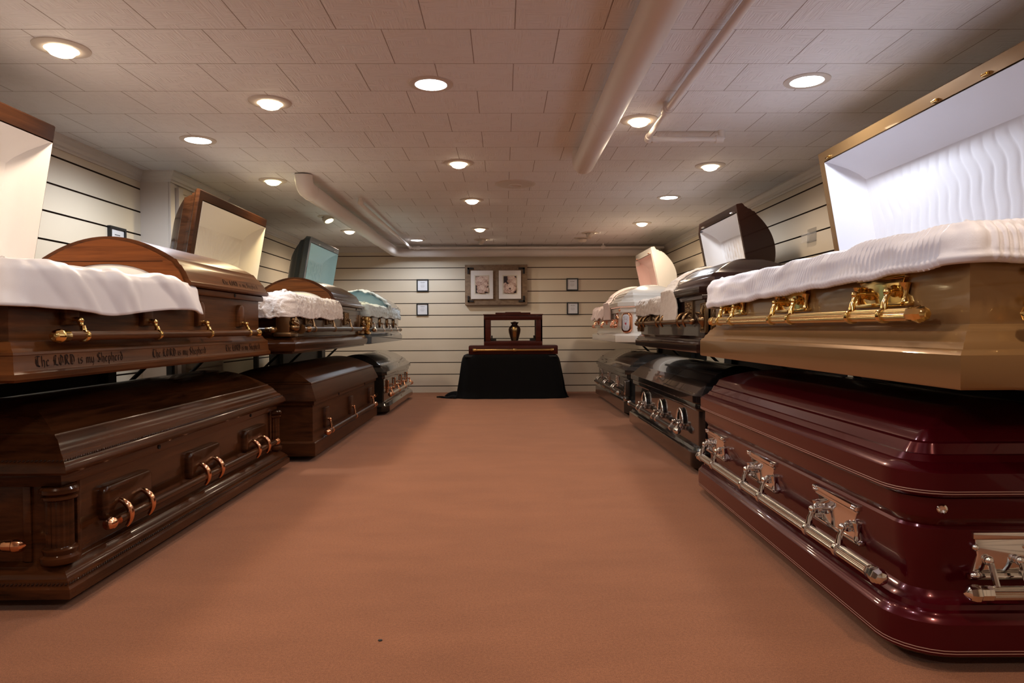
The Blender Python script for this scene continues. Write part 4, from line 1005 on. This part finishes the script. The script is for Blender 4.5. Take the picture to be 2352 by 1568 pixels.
hinge = Matrix.Translation((0, W / 2 + .012, H + .08)) @ Matrix.Rotation(-math.radians(78), 4, 'X') @ Matrix.Translation((0, -W / 2, -H))
bm = bmesh.new()
zz = H + .118
tube(bm, [(-.42, .16, zz), (-.44, .06, zz), (-.40, -.02, zz), (-.43, -.08, zz)], .003, 6); tube(bm, [(-.44, .06, zz), (-.38, .0, zz)], .0025, 6)
for q in ((-.40, .15), (-.36, .12), (-.37, .17)): sphere(bm, (q[0], q[1], zz), .012, 8, (1.6, .8, .3))
for k in range(4): tube(bm, [(-.42, .16, zz), (-.36 + .02 * k, .10 + .02 * k, zz)], .0025, 5)
fin(bm, 'embroidered_sprig', M['engrave'], lo, xf=hinge)
bedding(e, L, W, H, -L / 2 + .03, .05, M['crepe_pink'])
rg = (M['rose_gold'],) * 4
hardware(e, 'oval', W, (-.88, .80), .165, (-.76, -.10, .62), (M['rose_gold'], M['rose_gold'], M['ribbed_silver'], M['rose_gold']), pw=.11, ph=(.01, .14), armgap=.09, bar_out=.05, rad=.017)
cm_ = Matrix.Translation((L / 2 - .05, -W / 2 + .05, 0)) @ Matrix.Rotation(PI / 4, 4, 'Z')
bm = bmesh.new(); prism(bm, rrect(-.058, .058, .095, .295, .045), .003, -.030, .008); fin(bm, 'corner_plaque', M['rose_gold'], e, xf=cm_)
bm = bmesh.new(); prism(bm, rrect(-.040, .040, .115, .278, .030), -.028, -.035, .003); fin(bm, 'plaque_face', M['porcelain'], e, xf=cm_)
bm = bmesh.new()
for x, z, r in ((0, .185, .0085), (.006, .192, .006), (-.006, .191, .006), (.002, .176, .006), (.010, .228, .0045), (-.008, .232, .0045), (-.010, .150, .004)): sphere(bm, (x, -.0345, z), r, 10, (1, .3, 1))
fin(bm, 'painted_flowers', M['red_flower'], e, xf=cm_)
bm = bmesh.new()
for sg in (-1, 1):
    for zc_, hh in ((.15, 1), (.215, -1), (.245, 1)):
        tube(bm, [(sg * (.004 + .020 * math.sin(q * .45)), -.0352, zc_ + hh * (q - 4) * .0045) for q in range(8)], .0012, 5)
        for q in range(3): sphere(bm, (sg * (.012 + q * .006), -.0352, zc_ + (q - 1) * .010), .0034, 8, (1.4, .3, .7))
fin(bm, 'painted_scrolls', M['soft_ink'], e, xf=cm_, merge=0)
bm = bmesh.new(); sphere(bm, (L / 2 - .10, -W / 2 - .022, .320), .012, 12); fin(bm, 'rim_plug', M['rose_gold'], e)
drape('pink_drape', [(-L / 2 - .014, W / 2 - .05), (-L / 2 - .014, -W / 2), (.0, -W / 2)], [(-.12, H + .03), (-.06, H + .045), (0, H + .04), (.035, H + .01), (.055, H - .05), (.075, H - .10)],
      w_pink, M['velvet_pink'], e, ds=.008, dt=.008, thick=.010, rnd=.02)
lid_throw(e, 'lid_throw', -.06, .12, lp, W, H, M['velvet_pink'], lambda s, t, u: (.8 * w_pink(t, s, u)[0], 0), .12, lift=.018, tail=1.6)

# ------------------------------------------------------------------ racks
def rack(side, xw, xfront, y0, y1, label, panel=None):
    e = empty('display_rack', ((xw + xfront) / 2, (y0 + y1) / 2, 0), 0, label, 'rack', 'steel racks under the caskets')
    ox = (xw + xfront) / 2; X = lambda x: x - ox; s = side; hl = (y1 - y0) / 2
    for y in (-hl + .30, hl - .30):
        bm = bmesh.new(); bbox(bm, X(xw) - .02, X(xw) + .02, y - .02, y + .02, 0, .70, .003); fin(bm, 'post', M['black_steel'], e, smooth=0)
        bm = bmesh.new(); a, b = sorted((X(xw), X(xfront + s * .12))); bbox(bm, a, b, y - .02, y + .02, 0, .040, .003); fin(bm, 'floor_beam', M['black_steel'], e, smooth=0)
        a, b = sorted((X(xw), X(xfront + s * .40))); bm = bmesh.new(); bbox(bm, a, b, y - .02, y + .02, .706, .730, .003); fin(bm, 'support_arm', M['black_steel'], e, smooth=0)
        bm = bmesh.new(); tube(bm, [(X(xw), y, .46), (X(xw - s * .25), y, .70)], .012, 8); fin(bm, 'brace', M['black_steel'], e)
    if panel:  # added black sheet standing in for the deep shade under the upper tier
        bm = bmesh.new(); xb = X(xw) + s * .025; bbox(bm, xb - .004, xb + .004, panel[0] * hl, panel[1] * hl, .02, .725, .002); fin(bm, 'added_shade_panel', M['black_steel'], e, smooth=0)
    for x in (xw, xfront + s * .20, xfront + s * .50):
        bm = bmesh.new(); bbox(bm, X(x) - .016, X(x) + .016, -hl, hl, .712, .7295, .003); fin(bm, 'rail', M['black_steel'] if x == xw else M['rail_grey'], e, smooth=0)
for s, xw, xf_, ys, where in ((-1, -2.28, -1.42, ((2.05, 4.25), (4.40, 6.62), (6.75, 8.85)), 'left'), (1, 1.96, 1.16, ((1.72, 3.72), (4.02, 6.10), (6.75, 8.85)), 'right')):
    for (a, b), pos in zip(ys, ('nearest', 'middle', 'farthest')):
        rack(s, xw, xf_, a, b, 'dark steel two-tier rack under the %s pair of caskets on the %s side' % (pos, where), {('left', 'nearest'): (-1, .85), ('left', 'farthest'): (-1, 1), ('right', 'farthest'): (-1.1, .95), ('right', 'nearest'): (-1, 1.12), ('right', 'middle'): (-1.1, 1)}.get((where, pos)))

# ------------------------------------------------------------------ back wall things
def placard(x, y, z, rz, label, w=.165, h=.172, title=(-.030, .030)):
    e = empty('framed_notice', (x, y, z), rz, label, 'framed sign', 'small black framed notices')
    bm = bmesh.new(); b = .016; d = .022
    for a in ((-w / 2, w / 2, h / 2 - b, h / 2), (-w / 2, w / 2, -h / 2, -h / 2 + b), (-w / 2, -w / 2 + b, -h / 2 + b, h / 2 - b), (w / 2 - b, w / 2, -h / 2 + b, h / 2 - b)):
        abox(bm, a[0], a[1], -d, 0, a[2], a[3])
    fin(bm, 'frame', M['black_frame'], e, smooth=0)
    bm = bmesh.new(); abox(bm, -w / 2 + b, w / 2 - b, -.012, 0, -h / 2 + b, h / 2 - b); p = fin(bm, 'paper', M['paper'], e, smooth=0)
    bm = bmesh.new(); rnd = random.Random(label)
    x0 = title[0]
    while x0 < title[1]:
        ww = rnd.uniform(.0025, .005); abox(bm, x0, x0 + ww, -.0128, -.012, h * .22, h * .22 + rnd.uniform(.0045, .0075)); x0 += ww + .0022
    fin(bm, 'title_line', M['ink'], p, smooth=0)
    bm = bmesh.new()
    for zz, hw in ((.10, .022), (0.0, .030), (-.05, .026), (-.10, .028), (-.15, .018)):
        xx = -hw
        while xx < hw: ww = rnd.uniform(.004, .010); abox(bm, xx, min(xx + ww, hw), -.0126, -.012, h * zz, h * zz + .0035); xx += ww + .002
    fin(bm, 'text_lines', M['soft_ink'], p, smooth=0)
placard(-1.115, YB, 1.487, 0, 'black framed notice left of the flower pictures, the upper of two')
placard(-1.12, YB, 1.155, 0, 'black framed notice left of the wooden urn case, the lower of two')
placard(.963, YB, 1.492, 0, 'black framed notice right of the flower pictures, the upper of two')
placard(.967, YB, 1.160, 0, 'black framed notice right of the wooden urn case, the lower of two')
placard(XL, 4.63, 1.475, PI / 2, 'black framed notice on the left wall peeking over the engraved casket', w=.19, h=.20)

# flower picture board
e = empty('picture_board', (-.095, YB, 1.487), 0, 'weathered wood board holding two matted flower prints on the back wall', 'picture')
w, h = .86, .555
bm = bmesh.new(); bbox(bm, -w / 2, w / 2, -.075, 0, -h / 2, h / 2, .006); fin(bm, 'backing_board', M['weathered'], e)
for sx in (-1, 1):
    for sz in (-1, 1):
        bm = bmesh.new(); cx, cz = sx * (w / 2 - .036), sz * (h / 2 - .040)
        a, b = sorted((cx, cx - sx * .085)); bbox(bm, a, b, -.090, -.072, *sorted((cz, cz - sz * .026)), .002)
        a, b = sorted((cx, cx - sx * .026)); bbox(bm, a, b, -.090, -.072, *sorted((cz, cz - sz * .085)), .002)
        fin(bm, 'corner_bracket', M['iron'], e, smooth=0, merge=0)
PET = [simple('petal_%d' % i, c, .7) for i, c in enumerate([(.42, .25, .19), (.55, .36, .28), (.66, .46, .38), (.74, .57, .48)])]
PDK = simple('print_dark', (.035, .016, .020), .7)
PB = simple('petal_shadow', (.20, .09, .07), .7)
def print_(cx, flowers, seed):
    pw, ph = .305, .39
    bm = bmesh.new(); bbox(bm, cx - pw / 2, cx + pw / 2, -.100, -.086, -ph / 2, ph / 2, .002); p = fin(bm, 'print_mat', M['matboard'], e, smooth=0)
    bm = bmesh.new(); abox(bm, cx - .102, cx + .102, -.1008, -.100, -.132, .132); fin(bm, 'mat_bevel', M['mat_bevel'], p, smooth=0)
    bm = bmesh.new(); x0, x1, z0, z1 = cx - .088, cx + .088, -.117, .117
    abox(bm, x0, x1, -.1014, -.1006, z0, z1); lay = -.1016; rnd = random.Random(seed)
    def disc(px, pz, rx, rz, a, mi):
        nonlocal lay
        lay -= .00006; pts = []
        for k in range(20):
            t = 2 * PI * k / 20; rr = 1 + .06 * math.sin(3 * t + a)
            x = px + rx * rr * math.cos(t) * math.cos(a) - rz * rr * math.sin(t) * math.sin(a); z = pz + rx * rr * math.cos(t) * math.sin(a) + rz * rr * math.sin(t) * math.cos(a)
            pts.append((min(max(x, x0), x1), min(max(z, z0), z1)))
        f = bm.faces.new([bm.verts.new((x, lay, z)) for x, z in pts]); f.material_index = mi
    for fx, fz, R, dark in flowers:
        fx += cx
        for ringi, (rr, sz, n_) in enumerate(((.52, .80, 5), (.36, .66, 5), (.22, .50, 4), (.10, .34, 3))):
            for k in range(n_):
                a = 2 * PI * k / n_ + ringi * .7 + rnd.uniform(-.15, .15); px, pz = fx + R * rr * math.cos(a), fz + R * rr * math.sin(a)
                disc(px, pz, R * sz * .74, R * sz * .66, a, 5 if ringi else 1); disc(px + R * .02, pz + R * .035, R * sz * .71, R * sz * .62, a, (2, 3, 3, 4)[ringi] - (rnd.random() < .3)); disc(px + R * .05, pz + R * .09, R * sz * .5, R * sz * .42, a, min(4, (3, 4, 4, 4)[ringi]))
        if dark: disc(fx, fz, R * .20, R * .16, 0, 5); disc(fx, fz, R * .10, R * .08, 0, 0)
    fin(bm, 'flower_photo', [PDK] + PET + [PB], p, smooth=0, merge=0, recalc=False)
print_(-.195, [(.050, .080, .062, 0), (-.030, .048, .070, 0), (.045, .0, .040, 0), (.075, -.072, .032, 0), (-.006, -.062, .066, 0)], 3)
print_(.190, [(.020, .075, .062, 0), (.058, .030, .052, 0), (-.070, -.02, .045, 0), (-.068, -.075, .045, 0), (.0, -.055, .080, 1)], 8)

# acrylic holder on right wall
bm = bmesh.new(); y = 4.95
for a in ((XR - .004, XR, y - .07, y + .07, 1.50, 1.60), (XR - .05, XR - .047, y - .07, y + .07, 1.50, 1.565), (XR - .05, XR, y - .07, y + .07, 1.50, 1.503), (XR - .05, XR, y - .07, y - .067, 1.50, 1.565), (XR - .05, XR, y + .067, y + .07, 1.50, 1.565)): abox(bm, *a)
tag(fin(bm, 'leaflet_holder', M['clear'], smooth=0, merge=0), 'clear acrylic leaflet holder on the right slat wall', 'leaflet holder')
# crumb on the carpet
bm = bmesh.new(); sphere(bm, (-.353, 1.92, .002), .0055, 10, (1.2, .9, .4)); tag(fin(bm, 'lint_speck', M['iron']), 'tiny dark speck of lint on the open carpet in the foreground', 'lint')

# ------------------------------------------------------------------ cloth table, urn case
TX0, TX1, TY0, TY1, TZ = -.56, .74, 8.58, 9.10, .555
e = empty('table', (.09, 8.86, 0), 0, 'low table hidden under a black cloth against the back wall', 'table')
bm = bmesh.new(); bbox(bm, -.58, .58, -.25, .25, .52, .545, .004); fin(bm, 'table_top', M['black_steel'], e)
for sx in (-1, 1):
    for sy in (-1, 1):
        bm = bmesh.new(); bbox(bm, sx * .54 - .02, sx * .54 + .02, sy * .21 - .02, sy * .21 + .02, 0, .52, .003); fin(bm, 'leg', M['black_steel'], e)
def cloth():
    bm = bmesh.new(); cx, cy = .09, 8.86; n = 220
    ringsz = [(.0, TZ), (.70, TZ), (.95, TZ - .0), (1.0, TZ - .012), (1.03, TZ - .05), (1.05, TZ - .11), (1.07, TZ - .22), (1.09, TZ - .34), (1.11, TZ - .45), (1.125, .018), (1.16, .006)]
    R = []
    for ri, (s, z) in enumerate(ringsz):
        row = []
        for k in range(n):
            a = 2 * PI * k / n; c, s_ = math.cos(a), math.sin(a)
            q = (abs(c) ** 5 + abs(s_) ** 5) ** (-1 / 5)
            hx, hy = .60, .27
            drop = max(0, (TZ - z) / TZ)
            fold = drop * (.016 * math.sin(a * 17 + 1.3) + .012 * math.sin(a * 29) + .02 * noise.noise(Vector((c * 3, s_ * 3, 1)))) * (0.35 if abs(s_) > .6 and c < .75 else 1)
            f = s if s <= 1 else 1; ex = (s - 1) * 1.15 if s > 1 else 0; ey = (s - 1) * .25 if s > 1 else 0
            x = cx + c * q * (hx * f + ex * (.55 if c < 0 else .62) + fold); y = cy + s_ * q * (hy * f + ey + fold)
            y = min(y, YB - .03)
            if c > 0 and z < .3: x += .03 * drop * math.sin(z * 30)
            row.append(bm.verts.new((x, y, z)))
        R.append(row)
    for a, b in zip(R, R[1:]):
        for k in range(n): bm.faces.new((a[k], a[(k + 1) % n], b[(k + 1) % n], b[k]))
    # trailing corner on the floor
    T = []
    for i in range(14):
        s = i / 13; x = -.60 - .26 * s; row = []
        for j in range(9):
            t = j / 8; y = 8.66 + (t - .5) * .16 * (1 - s * .8) + .10 * s; z = .008 + .030 * math.sin(PI * t) * (1 - s * .6) + .012 * math.sin(s * 9)* (1-s)
            row.append(bm.verts.new((x, y, max(.004, z))))
        T.append(row)
    for i in range(13):
        for j in range(8): bm.faces.new((T[i][j], T[i][j + 1], T[i + 1][j + 1], T[i + 1][j]))
    T = []
    for i in range(12):
        s = i / 11; x = -.60 - .17 * s; row = []
        for j in range(9):
            t = j / 8; y = 8.98 + (t - .5) * .18 * (1 - s * .5); z = .010 + .055 * math.sin(PI * t) * (1 - s ** 3)
            row.append(bm.verts.new((x, y, z)))
        T.append(row)
    for i in range(11):
        for j in range(8): bm.faces.new((T[i][j], T[i][j + 1], T[i + 1][j + 1], T[i + 1][j]))
    o = fin(bm, 'tablecloth', M['black_cloth'], smooth=70, merge=1e-5)
    md = o.modifiers.new('thickness', 'SOLIDIFY'); md.thickness = .004; md.offset = -1
    return tag(o, 'black cloth draped to the floor over the table at the back wall', 'tablecloth')
cloth()
e = empty('urn_carrier', (.125, 8.82, TZ + .002), 0, 'mahogany urn case with glass window and brass carrying bar on the black cloth', 'urn case')
bm = bmesh.new(); bbox(bm, -.565, .565, -.18, .18, 0, .105, .004); bbox(bm, -.56, .56, -.175, .175, .105, .112, .003); fin(bm, 'base', M['mahogany'], e)
z0, z1, w, d = .112, .510, .372, .15
bm = bmesh.new()
bbox(bm, -w, w, -d, d, z0, z0 + .058, .003); bbox(bm, -w, w, -d, d, z1 - .075, z1 - .012, .003)
for sx in (-1, 1):
    a, b = sorted((sx * w, sx * (w - .085))); bbox(bm, a, b, -d, -d + .03, z0 + .05, z1 - .07, .002); bbox(bm, a, b, d - .03, d, z0 + .05, z1 - .07, .002)
    a, b = sorted((sx * w, sx * (w - .02))); bbox(bm, a, b, -d, d, z0 + .05, z1 - .07, .002)
fin(bm, 'case', M['mahogany'], e, merge=0)
bm = bmesh.new(); bbox(bm, -w - .008, w + .008, -d - .01, d + .01, z1 - .014, z1, .004); bbox(bm, -.225, .225, -.09, .09, z1, z1 + .022, .008); bbox(bm, -.10, .10, -.05, .05, z1 + .022, z1 + .030, .003); fin(bm, 'top', M['mahogany'], e)
bm = bmesh.new(); abox(bm, -w + .08, w - .08, -d + .012, -d + .015, z0 + .055, z1 - .072); fin(bm, 'glass_pane', M['glass'], e, smooth=0)
bm = bmesh.new(); lathe(bm, [(.016, 0), (.016, 1.0)], org=(-.50, -.215, .055), ax=(1, 0, 0), n=20); bar = fin(bm, 'carrying_bar', M['urn_brass'], e)
for x in (-.49, .02, .49):
    bm = bmesh.new(); band(bm, (x, -.215, .055), (1, 0, 0), .023, .02); tube(bm, [(x, -.18, .055), (x, -.215, .055)], .012, 10); fin(bm, 'bar_bracket', M['urn_brass'], bar)
for sx in (-1, 1):
    bm = bmesh.new(); a = sx * (w - .12); bbox(bm, a - .035, a + .035, -.05, .05, z0 + .058, z0 + .085, .003); bbox(bm, a + sx * .02 - .008, a + sx * .02 + .008, -.05, .05, z0 + .085, z0 + .125, .002); fin(bm, 'urn_stop', M['iron'], e)
ue = empty('cremation_urn', (.145, 8.80, TZ + .002 + z0 + .059), 0, 'brown and brass urn with a flared lid inside the glass-fronted wooden case', 'urn')
bm = bmesh.new(); lathe(bm, [(.040, 0), (.046, .002), (.048, .012), (.060, .05), (.076, .11), (.079, .145), (.070, .175), (.046, .195), (.040, .200)], n=40); fin(bm, 'vessel', M['urn_dark'], ue, smooth=50)
bm = bmesh.new()
for k in range(8):
    a = PI / 2 * 3 + (k - .5) * PI / 4 * 1; n_ = 14; P = []
    if k % 2: continue
for ang in (-PI / 2, 0, PI / 2, PI):
    V = []
    for (r, h_) in ((.0465, .002), (.0487, .012), (.0608, .05), (.0768, .11), (.0798, .145), (.0708, .175), (.047, .195)):
        V.append([bm.verts.new((r * math.cos(ang + t * .36), r * math.sin(ang + t * .36), h_)) for t in (-1, -.5, 0, .5, 1)])
    for a, b in zip(V, V[1:]):
        for k in range(4): bm.faces.new((a[k], a[k + 1], b[k + 1], b[k]))
fin(bm, 'brass_panels', M['urn_brass'], ue, smooth=60, merge=0)
bm = bmesh.new(); lathe(bm, [(.041, .198), (.038, .205), (.040, .212), (.054, .232), (.056, .236), (.030, .238), (.012, .244), (0, .246)], n=32); fin(bm, 'lid', M['urn_dark'], ue, smooth=50)

# ------------------------------------------------------------------ camera, world, render look
F, CX, CY = 1568.0, 1176.0, 784.0
vy = Vector(((1156 - CX) / F, -(755 - CY) / F, 1)).normalized()
x0_ = Vector((math.cos(math.radians(.3)), math.sin(math.radians(.3)), 0)); vx = (x0_ - vy * x0_.dot(vy)).normalized()
vz = vy.cross(vx); vz = vz if vz.y > 0 else -vz
right = Vector((vx.x, vy.x, vz.x)); up = Vector((vx.y, vy.y, vz.y)); fwd = Vector((vx.z, vy.z, vz.z))
cam = D.cameras.new('camera'); co = D.objects.new('camera', cam); COL.objects.link(co)
cam.lens = 24; cam.sensor_width = 36; cam.sensor_fit = 'HORIZONTAL'; cam.clip_start = .02
mw = Matrix.Identity(4)
for i in range(3): mw[i][0] = right[i]; mw[i][1] = up[i]; mw[i][2] = -fwd[i]
mw[2][3] = HC; co.matrix_world = mw
sc = bpy.context.scene; sc.camera = co
wd_ = D.worlds.new('world'); sc.world = wd_; wd_.use_nodes = True
wd_.node_tree.nodes['Background'].inputs['Color'].default_value = (.5, .45, .4, 1); wd_.node_tree.nodes['Background'].inputs['Strength'].default_value = .02
sc.view_settings.view_transform = 'Standard'; sc.view_settings.look = 'None'; sc.view_settings.gamma = 1; sc.view_settings.use_curve_mapping = False
sc.view_settings.exposure = 0.0
